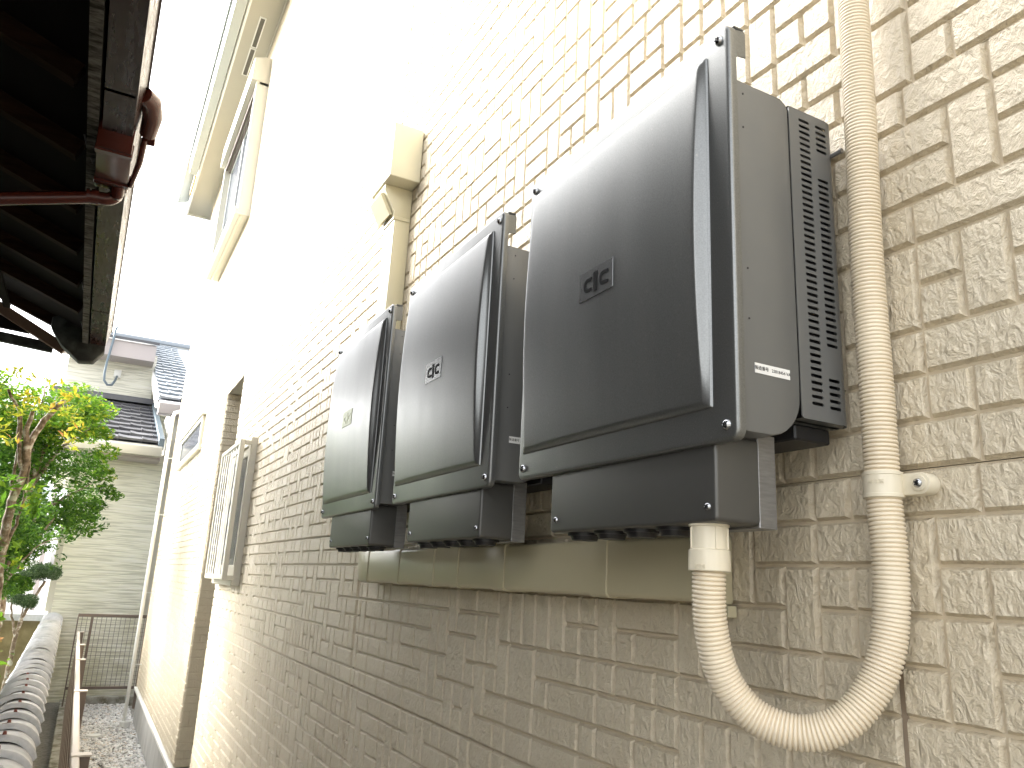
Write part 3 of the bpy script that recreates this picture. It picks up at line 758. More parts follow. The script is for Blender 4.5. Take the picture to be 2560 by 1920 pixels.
def vcyl(mb, cx, cy, prof, n=36): return mb.rings([[(cx + r_ * math.cos(2 * math.pi * i / n), cy + r_ * math.sin(2 * math.pi * i / n), z_) for i in range(n)] for r_, z_ in prof])
cx_, cy_ = .603, .668
vcyl(mb, cx_, cy_, [(.0222, .0765), (.0222, .0742), (.0203, .0736), (.0203, .0490)])
co = mb.build('connector', M_fit, cond, angle=35)
mb = MB(); vcyl(mb, cx_, cy_, [(.0205, .0495), (.0226, .0485), (.0228, .0270), (.0222, .0262), (.0185, .0262)])
nut = mb.mesh('lock_nut', M_fit, angle=35); nut = link('lock_nut', nut, co)
mb = MB()
for a in (250, 305, 20, 160):
    mb = MB(); t_ = math.radians(a); mb.box(-.0012, .0012, -.0006, .0012, 0, .023)
    n0 = len(mb.v) - 8
    for i in range(n0, n0 + 8):
        x_, y_, z_ = mb.v[i]; c__, s__ = math.cos(t_ + math.pi / 2), math.sin(t_ + math.pi / 2)
        rx, ry = math.cos(t_) * .0203, math.sin(t_) * .0203
        mb.v[i] = (cx_ + rx + x_ * c__ + y_ * math.cos(t_), cy_ + ry + x_ * s__ + y_ * math.sin(t_), .050 + z_)
    link('grip_rib', mb.mesh('grip_rib', M_fit, .0003, 1), co)
va = math.atan2(-cy_, -cx_)          # side of the nut that faces the alley
ta = va - .45
text('embossed_mark', 'PF28', .0062, M_fit, co, (cx_ + .0229 * math.cos(ta), cy_ + .0229 * math.sin(ta), .0305), '-y', .0004, yaw=ta + math.pi / 2)
# conduit clamp (saddle) screwed to the wall
cl = thing('conduit_clamp', (.77, .54, .12), 'ivory plastic clamp screwed to the wall round the conduit', 'clamp')
mb = MB(); vcyl(mb, .746, .5535, [(.0190, .1385), (.0208, .1380), (.0208, .1350), (.0200, .1346), (.0200, .1150), (.0208, .1146), (.0208, .1110), (.0190, .1105)])
mb.build('clamp_ring', M_fit, cl, angle=35)
mb = MB(); out = []
for k in range(13): t_ = math.radians(90 + 180 * k / 12); out.append((.515 + .0115 * math.cos(t_), .1245 + .0115 * math.sin(t_)))
out = [(.545, .136)] + out + [(.545, .113)]
mb.prism(out, 'x', .752, .770); mb.prism([(.515 + .0085 * math.cos(a), .1245 + .0085 * math.sin(a)) for a in [k * math.pi / 8 for k in range(16)]], 'x', .7495, .7519)
lug = mb.build('clamp_lug', M_fit, cl, .0012, 2, 40)
sc_ = screw_at(lug, .7495, .5155, .1245, .0050, .0030, 30)
ta = math.atan2(-.5535, -.746) - .35
text('embossed_mark', 'PF-28S', .0062, M_fit, cl, (.746 + .0201 * math.cos(ta), .5535 + .0201 * math.sin(ta), .1265), '-y', .0004, yaw=ta + math.pi / 2)

# ------------------------------------------------------------------ wall duct below the units
duct = thing('wall_duct', (W, 1.5, -.008), 'beige flat cable duct running along the wall under the three units', 'cable duct')
def duct_seg(y0, y1, ex, name='duct_cover', z0=-.008, z1=.0785, xf=.722):
    zz0, zz1 = z0 - ex, z1 + ex; xx = xf - ex; c = .007
    prof = [(.7775, zz0), (xx + c, zz0), (xx + .002, zz0 + .003), (xx, zz0 + c), (xx, zz1 - c), (xx + .002, zz1 - .003), (xx + c, zz1), (.7775, zz1)]
    return MB().prism(prof, 'y', y0, y1).build(name, M_duct, duct, .0008, 1, 30)
ys_ = [.825, 1.055, 1.40, 1.615, 1.752, 1.985, 2.235]
for i in range(len(ys_) - 1): duct_seg(ys_[i] + .001, ys_[i + 1] - .001, 0)
for i, yy in enumerate(ys_[1:]):
    wd = (.024, .024, .023, .022, .022, .018)[i]; duct_seg(yy - wd, yy + wd, .0022, 'coupling')
MB().prism([(2.2545, -.008), (2.305, -.008), (2.325, .02), (2.325, .0785), (2.2545, .0785)], 'x', .7235, .7775).build('end_piece', M_duct, duct, .003, 2)
ec = MB().prism([(.7195, -.010), (.7775, -.010), (.7775, .080), (.7195, .080)], 'y', .815, .8245).build('end_cap', M_duct, duct, .003, 2)
link('screw_tab', MB().box(.762, .7775, .809, .829, -.026, -.011).mesh('screw_tab', M_duct, .001, 1), ec)
screw_at(ec, .762, .819, -.019, .0045, .003)

vd = thing('vertical_duct', (W, 2.33, .08), 'beige vertical duct rising behind the far unit to a boxy wall hood', 'duct')
MB().box(.722, .7775, 2.285, 2.387, .082, 1.163).build('duct_cover', M_duct, vd, .0015, 2)
MB().box(.719, .7778, 2.282, 2.390, 1.1535, 1.166).build('coupling', M_duct, vd, .0012, 1)
MB().prism([(.7775, 1.271), (.681, 1.271), (.681, 1.252), (.719, 1.182), (.719, 1.1665), (.7775, 1.1665)], 'y', 2.284, 2.392).build('transition', M_duct, vd, .0015, 2)
MB().prism([(.682, 1.248), (.672, 1.242), (.709, 1.172), (.719, 1.178)], 'y', 2.300, 2.415).build('tilted_flap', M_duct, vd, .001, 1)
hd = MB(); rs = [[(x_, y_, z_) for (x_, y_) in rrect(.674, .790, 2.22, 2.417, .004, 3)] for z_ in (1.2715, 1.468)]
hb = MB().box(.674, .7775, 2.22, 2.417, 1.2725, 1.468).build('wall_hood', M_hood, vd, .004, 3)
link('hood_trim', MB().box(.680, .7775, 2.2195 - .004, 2.2185, 1.2725, 1.27).mesh('hood_trim', M_hood), hb) if False else None

# ------------------------------------------------------------------ neighbour's old house with eave, gutter and drain pipe
old = thing('old_house', (-1.6, 1, -1.75), 'dark old wooden house with low eave and brown gutter', 'house')
def gx(y): return -.079 - .0052 * y           # outer bottom edge of gutter
ZE = 1.5
def skew(prof, y0, y1):   # profile in (dx from gutter line, z) swept between y0 and y1 along the slightly skewed eave
    mb = MB(); mb.rings([[(gx(y) + p_[0], y, p_[1]) for p_ in prof] for y in (y0, y1)]); return mb
gprof = [(0, ZE), (.022, ZE + .10), (.016, ZE + .104), (-.004, ZE + .012), (-.085, ZE + .012), (-.092, ZE + .085), (-.098, ZE + .085), (-.094, ZE)]
gut = skew(gprof, -.2, 2.62).build('gutter', M_brown, old, .0012, 1, 30)
skew(gprof, 2.60, 5.22).build('gutter', M_brown, old, .0012, 1, 30)
skew([(p_[0], p_[1] - .0005) for p_ in gprof], 5.225, 6.03).build('gutter', M_brown, old, .0012, 1, 30)['label'] = 'mossy end length of gutter'
skew([(a * 1.04 + .001, z_ - .003 if z_ < ZE + .05 else z_ + .002) for a, z_ in gprof], 5.19, 5.235).build('gutter_joint', M_brown, old, .001, 1, 30)
skew([(.004, ZE - .001), (.024, ZE + .102), (.030, ZE + .104), (.030, ZE + .112), (.022, ZE + .112), (-.001, ZE - .001)], -.2, 6.03).build('gutter_lip', M_brown, old, 0, 1, 30)
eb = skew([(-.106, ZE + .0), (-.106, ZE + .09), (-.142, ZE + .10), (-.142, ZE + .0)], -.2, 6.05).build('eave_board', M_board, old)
SL = .40
xe = -.255
rf = MB()
def rz(x): return ZE + .10 + (xe - x) * SL
# roof: boarding on rafters
MB().add([(xe + .12, -.2, rz(xe + .12)), (xe + .12, 6.25, rz(xe + .12)), (-3.2, 6.25, rz(-3.2)), (-3.2, -.2, rz(-3.2)), (xe + .12, -.2, rz(xe + .12) + .02), (xe + .12, 6.25, rz(xe + .12) + .02), (-3.2, 6.25, rz(-3.2) + .02), (-3.2, -.2, rz(-3.2) + .02)],
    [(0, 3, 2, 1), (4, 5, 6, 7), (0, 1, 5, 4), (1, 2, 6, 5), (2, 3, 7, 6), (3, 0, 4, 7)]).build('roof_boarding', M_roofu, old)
y = -.05; yr = []
while y < 5.95: yr.append(y); y += .55
for y in yr + [6.13]:
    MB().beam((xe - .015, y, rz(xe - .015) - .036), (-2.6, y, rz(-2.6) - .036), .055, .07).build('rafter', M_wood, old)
for xp in (-.42, -.75):
    MB().box(xp - .02, xp + .02, -.8, 6.2, rz(xp) - .1, rz(xp) - .072).build('batten', M_roofu, old) if xp < -.5 else None
# roof tiles above (edge seen from below and its thickness)
tl = MB()
y = -4
MBt = MB()
for i in range(26):
    y0 = -.22 + i * .2575
    for j in range(9):
        x1 = xe + .135 - j * .33; x0 = x1 - .35
        pr = []
        for a in range(7): t_ = a / 6; pr.append((y0 + t_ * .25, .035 * math.sin(math.pi * t_)))
        vs = []
        for (xx, zz) in ((x1, rz(x1) + .03 + .02), (x0, rz(x0) + .03)):
            for (yy, hh) in pr: vs.append((xx, yy, zz + hh))
            for (yy, hh) in pr: vs.append((xx, yy, zz + hh - .015))
        n = 7; fs = []
        for a in range(n - 1):
            fs += [(a, a + 1, 2 * n + a + 1, 2 * n + a), (n + a, 3 * n + a, 3 * n + a + 1, n + a + 1), (a, n + a, n + a + 1, a + 1)]
        MBt.add(vs, fs)
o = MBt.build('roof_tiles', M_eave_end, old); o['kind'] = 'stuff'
# end of the verge: barge rafter, cross beam, drooping corner tile
M_barge = mat('weathered barge timber', (0.06, 0.032, 0.018), 0.8)
MB().beam((-.36, 6.30, 1.49), (-1.7, 6.30, 2.18), .05, .07).build('barge_rafter', M_barge, old)
MB().beam((-.44, 6.36, 1.503), (-2.4, 6.36, 1.64), .05, .068).build('cross_beam', M_eave_end, old)
MB().beam((-.60, 6.34, 1.62), (-2.4, 6.34, 1.72), .05, .085).build('cross_beam', M_roofu, old)
ct = MB(); prf = [(-.46, 1.58), (-.38, 1.47), (-.26, 1.375), (-.165, 1.385), (-.105, 1.47), (-.12, 1.62), (-.30, 1.70), (-.46, 1.66)]
ct.rings([[(p_[0], 6.06, p_[1]) for p_ in prf], [(p_[0] * .98 - .004, 6.20, p_[1] + .005) for p_ in prf]]).build('corner_tile', M_eave_end, old, .008, 2)
# gutter hangers
for y in (2.03, 3.1, 4.9, 5.75):
    MB().tube([(gx(y) - .16, y, ZE + .07), (gx(y) - .14, y + .02, ZE + .02), (gx(y) - .118, y + .05, ZE - .012), (gx(y) - .108, y + .03, ZE + .03), (gx(y) - .1, y, ZE + .05)], .0035, 6).build('gutter_hanger', M_black, old)
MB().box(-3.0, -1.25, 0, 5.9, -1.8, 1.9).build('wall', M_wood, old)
# drain pipe: box outlet under the gutter, elbow, pipe running back to the wall
dp = thing('drain_pipe', (-.15, 3.3, 1.5), 'brown drain pipe with elbow crossing under the dark eave', 'drain pipe')
g_ = gx(3.2)
db = MB().prism([(2.86, ZE + .02), (2.93, ZE - .045), (3.28, ZE - .045), (3.34, ZE + .02), (3.34, ZE + .10), (2.86, ZE + .10)], 'x', g_ - .105, g_ + .012).build('gutter_outlet', M_pipe, dp, .004, 2)
for i, yy in enumerate((2.94, 3.20)):
    MB().box(g_ - .108, g_ + .016, yy, yy + .03, ZE - .052, ZE - .001).build('outlet_band', M_pipe, dp, .002, 1)
yp = 3.30; zp = 1.418
el = [(-.118, yp - .06, ZE - .03), (-.118, yp - .03, ZE - .06), (-.122, yp - .005, zp + .022)]
for k in range(8): a = math.pi / 2 * k / 7; el.append((-.165 + .043 * math.cos(a), yp, zp + .035 - .035 * math.sin(a)))
el += [(-.185, yp, zp - .0005)]
MB().tube(el, .0262, 20).build('elbow', M_pipe, dp, angle=60)
MB().tube([(-.180, yp, zp), (-.205, yp, zp - .002)], [.031, .031], 20).tube([(-.21, yp, zp - .002), (-.222, yp, zp - .004)], [.031, .030], 20).build('pipe_collar', M_pipe, dp)
MB().tube([(-.19, yp, zp), (-1.26, yp + .02, zp - .33)], .0262, 20).build('pipe', M_pipe, dp)
# strap and upper bend outside the gutter
MB().tube([(g_ + .02, 2.72, ZE + .085), (g_ + .045, 2.76, ZE + .088), (g_ + .058, 2.83, ZE + .075), (g_ + .052, 2.92, ZE + .05)], [.030, .034, .034, .030], 16).build('outer_bend', M_pipe, dp, angle=60)
MB().beam((g_ + .052, 2.88, ZE + .095), (g_ + .062, 2.96, ZE + .03), .04, .03).build('outlet_clip', M_pipe, dp, .002, 1)
MB().tube([(g_ + .045, 2.93, ZE + .03), (g_ + .040, 3.05, ZE - .01), (g_ + .02, 3.2, ZE - .045)], [.012, .012, .010], 8).build('outlet_strap', M_pipe, dp, angle=60)

# ------------------------------------------------------------------ tiled garden wall
gw = thing('garden_wall', (-.2, 7, -1.75), 'mud plaster garden wall capped with grey curved tiles', 'garden wall')
def wx(y): return -.12 - .0088 * y
HT = -.66
def cap_tile():
    mb = MB(); rs = []; n = 12; L = .300
    prof_y = [(0, 1.0, 0), (.006, 1.03, .004), (.05, .99, 0), (L, .90, -.006)]
    for (yy, s_, dz) in prof_y:
        rs.append([(.118 * s_ * math.sin(math.radians(-78 + 156 * k / n)), yy, -.068 + dz + (.118 * s_) * .83 * math.cos(math.radians(-78 + 156 * k / n))) for k in range(n + 1)])
    rs2 = [[(p_[0] * .86, p_[1], p_[2] - .015) for p_ in r_] for r_ in rs]
    N_ = n + 1
    V = [p_ for r_ in rs for p_ in r_] + [p_ for r_ in rs2 for p_ in r_]; off = len(rs) * N_; Fq = []
    for j in range(len(rs) - 1):
        for k in range(n):
            a = j * N_ + k; Fq += [(a, a + 1, a + N_ + 1, a + N_), (off + a, off + a + N_, off + a + N_ + 1, off + a + 1)]
    for k in range(n): Fq += [(k, off + k, off + k + 1, k + 1)]
    for j in range(len(rs) - 1):
        for k in (0, n): a = j * N_ + k; Fq.append((a, a + N_, off + a + N_, off + a))
    return mb.add(V, Fq).mesh('cap_tile', M_kawara, angle=45)
TM = cap_tile()
NM = MB().tube([(0, .075, .024), (0, .075, .040)], [.008, .0055], 8).tube([(-.024, .072, .026), (0, .078, .028), (.026, .070, .025)], .0010, 5).mesh('tile_nail', M_nail)
pt_ = .268; y = 1.2; i = 0
while y < 12.2:
    t_ = link('cap_tile', TM, gw, (wx(y) + random.uniform(-.003, .003), y, HT + random.uniform(-.003, .003))); t_.rotation_euler = (-.028, random.uniform(-.02, .02), -.0088 + random.uniform(-.012, .012))
    if y < 5.6:
        link('tile_nail', NM, t_, (wx(y), y, HT)).location = (random.uniform(-.012, .012), 0, 0)
    y += pt_; i += 1
mb = MB(); mb.rings([[(wx(y) + a, y, z_) for a, z_ in ((-.09, -1.8), (.075, -1.8), (.075, -.78), (.060, -.74), (-.075, -.74), (-.09, -.78))] for y in (-3, 12.25)]).build('wall_body', M_stain, gw)
# flat tile course under the caps
y = 1.2
CM = MB().box(-.108, .098, 0, .262, -.778, -.742).mesh('course_tile', M_kawara, .004, 1)
while y < 12.1:
    link('course_tile', CM, gw, (wx(y), y, 0)); y += pt_
MB().box(-3.2, -.33, 12.30, 12.42, -1.8, -.72).build('return_wall', M_mud, gw)
MB().prism([(12.22, -.74), (12.26, -.66), (12.36, -.62), (12.46, -.66), (12.50, -.74)], 'x', -3.2, -.30).build('return_cap', M_kawara, gw)

# ------------------------------------------------------------------ alley fence (side) and end fence
fc = thing('side_fence', (.11, 7, -1.75), 'brown mesh fence with beige top rail along the tiled garden wall', 'fence')
def fx(y): return .113 - .0022 * y
mb = MB(); mb.rings([[(fx(y) + a, y, z_) for a, z_ in ((-.014, -.83), (.018, -.83), (.018, -.802), (.012, -.797), (-.010, -.797), (-.014, -.802))] for y in (-1, 11.3)]).build('top_rail', M_fence, fc, .001, 1)
for y in (2.07, 4.07, 6.05, 8.0, 9.45, 11.2):
    MB().box(fx(y) + .019, fx(y) + .058, y - .012, y + .045, -1.75, -.80).build('fence_post', M_fdark, fc, .002, 1)
    MB().box(fx(y) - .016, fx(y) + .062, y - .016, y + .05, -.799, -.791).build('post_bracket', M_fence, fc, .001, 1)
mb = MB(); y = .5
while y < 11.2: mb.box(fx(y) - .002, fx(y) + .002, y, y + .0045, -1.64, -.83); y += .05
for z_ in (-.93, -1.03, -1.13, -1.23, -1.33, -1.43, -1.53, -1.62): mb.rings([[(fx(y) + a, y, z_ + b) for a, b in ((-.006, -.0035), (-.0025, -.0035), (-.0025, .0035), (-.006, .0035))] for y in (.5, 11.2)])
mb.build('mesh_panel', M_fdark, fc)['kind'] = 'stuff'
MB().box(.02, .17, -1, 11.95, -1.8, -1.66).build('fence_kerb', M_stain, fc, .008, 1)
ef = thing('end_fence', (.45, 11.4, -1.63), 'brown framed mesh fence panel closing the end of the alley', 'fence')
Y_ = 11.35; tz, bz = -.605, -1.452
MB().box(.055, .83, Y_ - .012, Y_ + .018, tz - .02, tz + .018).build('top_rail', M_fdark, ef, .002, 1)
MB().box(.055, .83, Y_ - .012, Y_ + .018, bz - .02, bz + .012).build('bottom_rail', M_fdark, ef, .002, 1)
for xx, wd in ((.058, .007), (.214, .015), (.84, .015)):
    MB().box(xx - wd, xx + wd, Y_ - .014, Y_ + .02, bz - .25, tz - .0205).build('fence_post', M_fdark, ef, .002, 1)
for i in range(14):
    xx = .105 + i * .054
    MB().box(xx - .0025, xx + .0025, Y_, Y_ + .006, bz + .013, tz - .021).build('mesh_bar', M_fdark, ef)
mb = MB()
for i in range(17): mb.box(.062, .83, Y_ + .0065, Y_ + .0105, bz + .04 + i * .047, bz + .0425 + i * .047)
mb.build('mesh_wires', M_fdark, ef)['kind'] = 'stuff'
MB().box(.17, 1.3, 11.98, 12.12, -1.8, -1.645).build('kerb', M_stain, None, .008, 1)['kind'] = 'structure'

# white pipe beside the far house corner
wp = thing('downpipe', (.687, 10.27, -1.75), 'thin white downpipe standing in the gravel near the end fence', 'downpipe')
MB().tube([(.687, 10.27, -1.74), (.687, 10.27, 1.80), (.70, 10.27, 1.86), (.74, 10.27, 1.88), (.79, 10.27, 1.88)], .0195, 16).build('pipe', M_white, wp, angle=60)
mb = MB(); vcyl(mb, .70, 10.27, [(.056, -1.75), (.056, -1.675), (.048, -1.668)]); mb.build('pipe_base', M_white, wp)
for z_ in (-1.07, -.28, .62, 1.3):
    mb = MB(); vcyl(mb, .687, 10.27, [(.0225, z_ - .01), (.0225, z_ + .01)]); mb.box(.70, .779, 10.262, 10.278, z_ - .006, z_ + .006); mb.build('pipe_bracket', M_white, wp)
mb = MB(); vcyl(mb, .387, 9.75, [(.066, -1.75), (.070, -1.712), (.064, -1.706), (.0, -1.704)], 24)
tag(mb.build('drain_cover', M_white), 'round white drain cover lying in the gravel', 'drain cover')
mb = MB(); pts = []
for k in range(14): t_ = k / 13; pts.append((.19 - .03 * math.sin(t_ * 3), 8.9 + t_ * 1.3, -1.73 + .42 * t_ * t_))
tag(mb.tube(pts, .009, 8).build('hose', M_white), 'thin white hose rising from the gravel along the fence', 'hose')

# ------------------------------------------------------------------ far house at the end of the alley
fh = thing('far_house', (.2, 12.4, -1.75), 'cream ribbed house with dark tiled roofs closing the alley', 'house')
MB().box(-.33, .80, 12.4, 16, -1.8, 1.6).build('wall', M_fars, fh)
MB().box(-.345, -.27, 12.385, 12.42, -1.8, 1.6).build('corner_trim', M_alum, fh)
MB().box(.80, 3.5, 12.55, 16, -1.8, 2.35).build('side_wall', M_stone, fh)
MB().box(-.82, .62, 15.8, 20, 1.6, 3.9).box(.62, 3.5, 16, 20, 1.6, 3.4).build('upper_wall', M_fars2, fh)
def roof_tiles(parent, x0, x1, y0, z0, y1, z1, nrow, tw, material, name='roof_tile', side=0, off=.0):
    d = Vector((0, y1 - y0, z1 - z0)); L = d.length; d.normalize(); nrm = Vector((0, -d.z, d.y)); pl = L / nrow
    me = {}
    for r_ in range(nrow):
        x = x0 - (tw / 2 if r_ % 2 else 0)
        while x < x1 - .02:
            a, b = max(x, x0), min(x + tw, x1); w_ = round(b - a - .006, 3)
            if w_ > .03:
                if w_ not in me:
                    mb = MB(); V = []; K = 5
                    for (s_, hh) in ((0, .040), (pl * 1.04, .006)):
                        for k in range(K + 1):
                            t_ = k / K; hz = hh + (.014 if k == 0 else .004 if k == 1 else 0); q = d * s_ + nrm * hz; V.append((t_ * w_, q.y, q.z))
                        for k in range(K + 1):
                            t_ = k / K; q = d * s_ + nrm * (hh - .032 if hh > .02 else -.02); V.append((t_ * w_, q.y, q.z))
                    n_ = K + 1; fs = []
                    for k in range(K): fs += [(k, k + 1, 2 * n_ + k + 1, 2 * n_ + k), (k, n_ + k, n_ + k + 1, k + 1)]
                    fs += [(0, 2 * n_, 3 * n_, n_), (K, n_ + K, 3 * n_ + K, 2 * n_ + K)]
                    me[w_] = mb.add(V, fs).mesh(name, material)
                q = Vector((0, y0, z0)) + d * (r_ * pl) + nrm * off
                link(name, me[w_], parent, (a, q.y, q.z))
            x += tw
def slab(x0, x1, y0, z0, y1, z1, t=.05): return MB().prism([(y0, z0 - t), (y0, z0), (y1, z1), (y1, z1 - t)], 'x', x0, x1)
lowr = link('lower_roof', slab(-1.0, .70, 11.9, 1.67, 15.8, 2.90).mesh('lower_roof', M_tile), fh)
roof_tiles(lowr, -.75, .66, 11.88, 1.685, 15.78, 2.915, 10, .30, M_tile)
link('verge_trim', MB().prism([(11.84, 1.60), (11.84, 1.76), (15.8, 3.01), (15.8, 2.80)], 'x', .66, .735).mesh('verge_trim', M_verge, .004, 1), lowr)
link('ridge_flashing', MB().box(-1.0, .70, 15.62, 15.8, 2.93, 3.03).mesh('ridge_flashing', M_tile), lowr)
MB().prism([(11.80, 1.50), (11.80, 1.62), (11.86, 1.66), (11.96, 1.62), (11.96, 1.50)], 'x', -1.0, .72).build('gutter', M_alum, fh, .006, 2)
MB().box(-1.0, .72, 11.97, 12.45, 1.46, 1.50).build('soffit', M_mauve, fh)
rr2 = link('main_roof', slab(.60, 3.0, 12.5, 2.44, 20.8, 5.42).mesh('main_roof', M_tile2), fh)
roof_tiles(rr2, .60, 1.2, 12.48, 2.45, 20.8, 5.43, 20, .30, M_tile2)
link('verge_board', MB().prism([(12.5, 2.30), (12.5, 2.43), (20.8, 5.41), (20.8, 5.2)], 'x', .57, .615).mesh('verge_board', M_white), rr2)
link('ridge_tile', MB().box(-.9, 3, 20.75, 20.95, 5.45, 5.56).mesh('ridge_tile', M_tile2, .02, 2), rr2)
MB().prism([(12.28, 2.20), (12.28, 2.35), (12.34, 2.40), (12.5, 2.40), (12.5, 2.20)], 'x', .61, 3.0).build('gutter', M_mauve, fh, .006, 2)
link('upper_roof', slab(-.95, .60, 15.25, 4.02, 20.8, 5.42, .05).mesh('upper_roof', M_tile), fh)
MB().prism([(15.3, 3.66), (15.3, 3.96), (15.8, 3.96), (15.8, 3.66)], 'x', -.95, .56).build('fascia', M_mauve, fh)
MB().tube([(-.14, 15.26, 4.18), (-.155, 15.24, 4.12), (-.165, 15.24, 3.9), (-.20, 15.24, 3.5), (-.205, 15.24, 3.3), (-.19, 15.24, 3.17), (-.13, 15.24, 3.10), (-.06, 15.3, 3.12), (-.02, 15.5, 3.25), (0, 15.72, 3.38)], .021, 12).build('service_cable', M_verge, fh, angle=60)
MB().box(-.06, .06, 15.70, 15.80, 3.36, 3.50).build('cable_box', M_white, fh, .01, 2)
# distant white house seen between the branches
dh = thing('distant_house', (-1.6, 24, -1.75), 'pale house with grey roof glimpsed between the garden trees', 'house')
MB().box(-6, -.95, 24, 30, -1.8, 1.2).build('wall', M_white, dh)
MB().box(-1.0, -.90, 23.95, 24.0, -1.8, 2.2).build('corner_pipe', M_mauve, dh)
MB().prism([(23.6, .70), (23.6, .80), (27, 2.2), (27, 2.1)], 'x', -6, -1.15).build('roof', M_tile2, dh)
MB().box(-2.2, -1.5, 23.97, 24.01, -.6, .1).build('window', M_glass, dh)

# ------------------------------------------------------------------ garden: trees and shrubs
def leaves_mesh(name, clusters, material, size, flat=0.0, aspect=.42, droop=0.0):
    """clusters: (cx,cy,cz, rx,ry,rz, n). Each leaf is a folded pointed blade of 4 triangles"""
    V = []; Fs = []; nb_ = 0
    for (cx, cy, cz, rx, ry, rz_, n) in clusters:
        for _ in range(n):
            d = rng.normal(size=3); d /= np.linalg.norm(d); rr_ = rng.uniform(.25, 1) ** .45
            c = np.array([cx, cy, cz]) + d * rr_ * np.array([rx, ry, rz_])
            a = rng.normal(size=3); a[2] = a[2] * (1 - flat) - droop; a /= np.linalg.norm(a)
            b = rng.normal(size=3); b[2] *= (.5 if flat else 1); b -= a * a.dot(b); b /= np.linalg.norm(b); nn = np.cross(a, b)
            L = size * rng.uniform(.6, 1.3); w = L * aspect
            V += [c - a * L / 2, c + b * w / 2 - a * L * .05 + nn * w * .18, c + a * L / 2 - nn * L * .08, c - b * w / 2 - a * L * .05 + nn * w * .18, c - a * L * .05]
            Fs += [(nb_, nb_ + 1, nb_ + 4), (nb_ + 1, nb_ + 2, nb_ + 4), (nb_ + 2, nb_ + 3, nb_ + 4), (nb_ + 3, nb_, nb_ + 4)]; nb_ += 5
    me = bpy.data.meshes.new(name); me.from_pydata([tuple(v) for v in V], [], Fs); me.materials.append(material)
    return me
def limb(mb, pts, r0, r1, n=8):
    P = catmull([Vector(p_) for p_ in pts], .04); m_ = len(P)
    mb.tube([p_ + Vector((random.uniform(-1, 1), random.uniform(-1, 1), 0)) * .006 for p_ in P], [r0 + (r1 - r0) * i / (m_ - 1) for i in range(m_)], n)
def cl_around(pts, r_, n, flat=.7):
    return [(x, y, z_, r_ * random.uniform(.7, 1.2), r_ * random.uniform(.7, 1.2), r_ * flat * random.uniform(.7, 1.1), n) for x, y, z_ in pts]
# big green tree behind the wall (crown reaches over the alley)
t1 = thing('garden_tree', (-.62, 8.6, -1.75), 'leafy bright green tree behind the tiled wall', 'tree')
mb = MB(); limb(mb, [(-.62, 8.6, -1.75), (-.60, 8.6, -.6), (-.58, 8.6, .4), (-.5, 8.6, 1.1)], .06, .03)
for e_ in ((-.15, 8.3, 1.25), (-.9, 8.8, 1.3), (-.05, 8.5, .75), (-.6, 8.9, 1.7), (-.3, 8.4, .4)): limb(mb, [(-.58, 8.6, random.uniform(.1, .6)), ((-.58 + e_[0]) / 2, 8.55, e_[2] - .2), e_], .022, .006, 6)
mb.build('trunk', M_bark, t1, angle=80)
top = cl_around([(random.uniform(-1.05, -.1), random.uniform(8.1, 9.2), random.uniform(1.15, 1.62)) for _ in range(34)], .2, 190) + cl_around([(-.06, 8.5, 1.25), (.03, 8.4, 1.05), (.06, 8.5, .85), (-.15, 8.5, 1.45)], .13, 170)
mid = cl_around([(random.uniform(-1.0, .0), random.uniform(8.2, 9.2), random.uniform(.25, 1.15)) for _ in range(58)], .22, 230) + cl_around([(.08, 8.5, .72), (.16, 8.5, .66), (.02, 8.4, .55)], .09, 110)
link('crown', leaves_mesh('crown', top, M_leafA, .058, .5), t1)
link('lower_crown', leaves_mesh('lower_crown', mid, M_leafB, .052, .5), t1)
# pruned lichen tree in front
t2 = thing('pruned_tree', (-.48, 5.6, -1.75), 'pruned lichen-spotted tree with sparse yellow young leaves', 'tree')
mb = MB(); limb(mb, [(-.42, 5.6, -1.75), (-.405, 5.6, -.6), (-.43, 5.6, -.05), (-.44, 5.6, .3), (-.405, 5.6, .55), (-.40, 5.6, .72), (-.355, 5.6, .86), (-.27, 5.6, 1.0)], .05, .016, 10)
limb(mb, [(-.41, 5.6, .6), (-.435, 5.58, .8), (-.42, 5.58, .9)], .022, .012); limb(mb, [(-.42, 5.6, .55), (-.47, 5.6, .72), (-.50, 5.6, .9), (-.58, 5.6, 1.02)], .014, .008)
limb(mb, [(-.43, 5.6, .2), (-.46, 5.62, .5), (-.465, 5.6, .8), (-.5, 5.6, .9)], .010, .006); limb(mb, [(-.44, 5.6, -.1), (-.50, 5.6, .1), (-.56, 5.6, .3)], .02, .01)
limb(mb, [(-.42, 5.6, .1), (-.38, 5.6, .3), (-.385, 5.6, .6)], .010, .005)
mb.build('trunk', M_bark, t2, angle=80)
pc = cl_around([(-.25, 5.55, 1.03), (-.22, 5.6, .93), (-.30, 5.5, .93), (-.20, 5.6, .80), (-.18, 5.6, .88), (-.42, 5.5, .93), (-.46, 5.5, .98), (-.52, 5.5, .88), (-.50, 5.5, 1.1), (-.56, 5.5, .78), (-.50, 5.5, .70), (-.35, 5.5, 1.1), (-.55, 5.5, 1.12), (-.19, 5.6, .72)], .055, 16, .9)
link('crown', leaves_mesh('crown', pc, M_leafC, .058, .2, .36, .5), t2)
gc = cl_around([(-.33, 5.5, .42), (-.30, 5.5, .36), (-.45, 5.45, .45), (-.52, 5.5, .35), (-.36, 5.5, .30), (-.50, 5.5, .15), (-.40, 5.5, .05), (-.36, 5.5, -.02), (-.52, 5.5, -.1), (-.46, 5.5, -.3), (-.40, 5.5, -.33)], .07, 17, .9)
link('lower_leaves', leaves_mesh('lower_leaves', gc, M_leafA, .065, .3, .45, .3), t2)
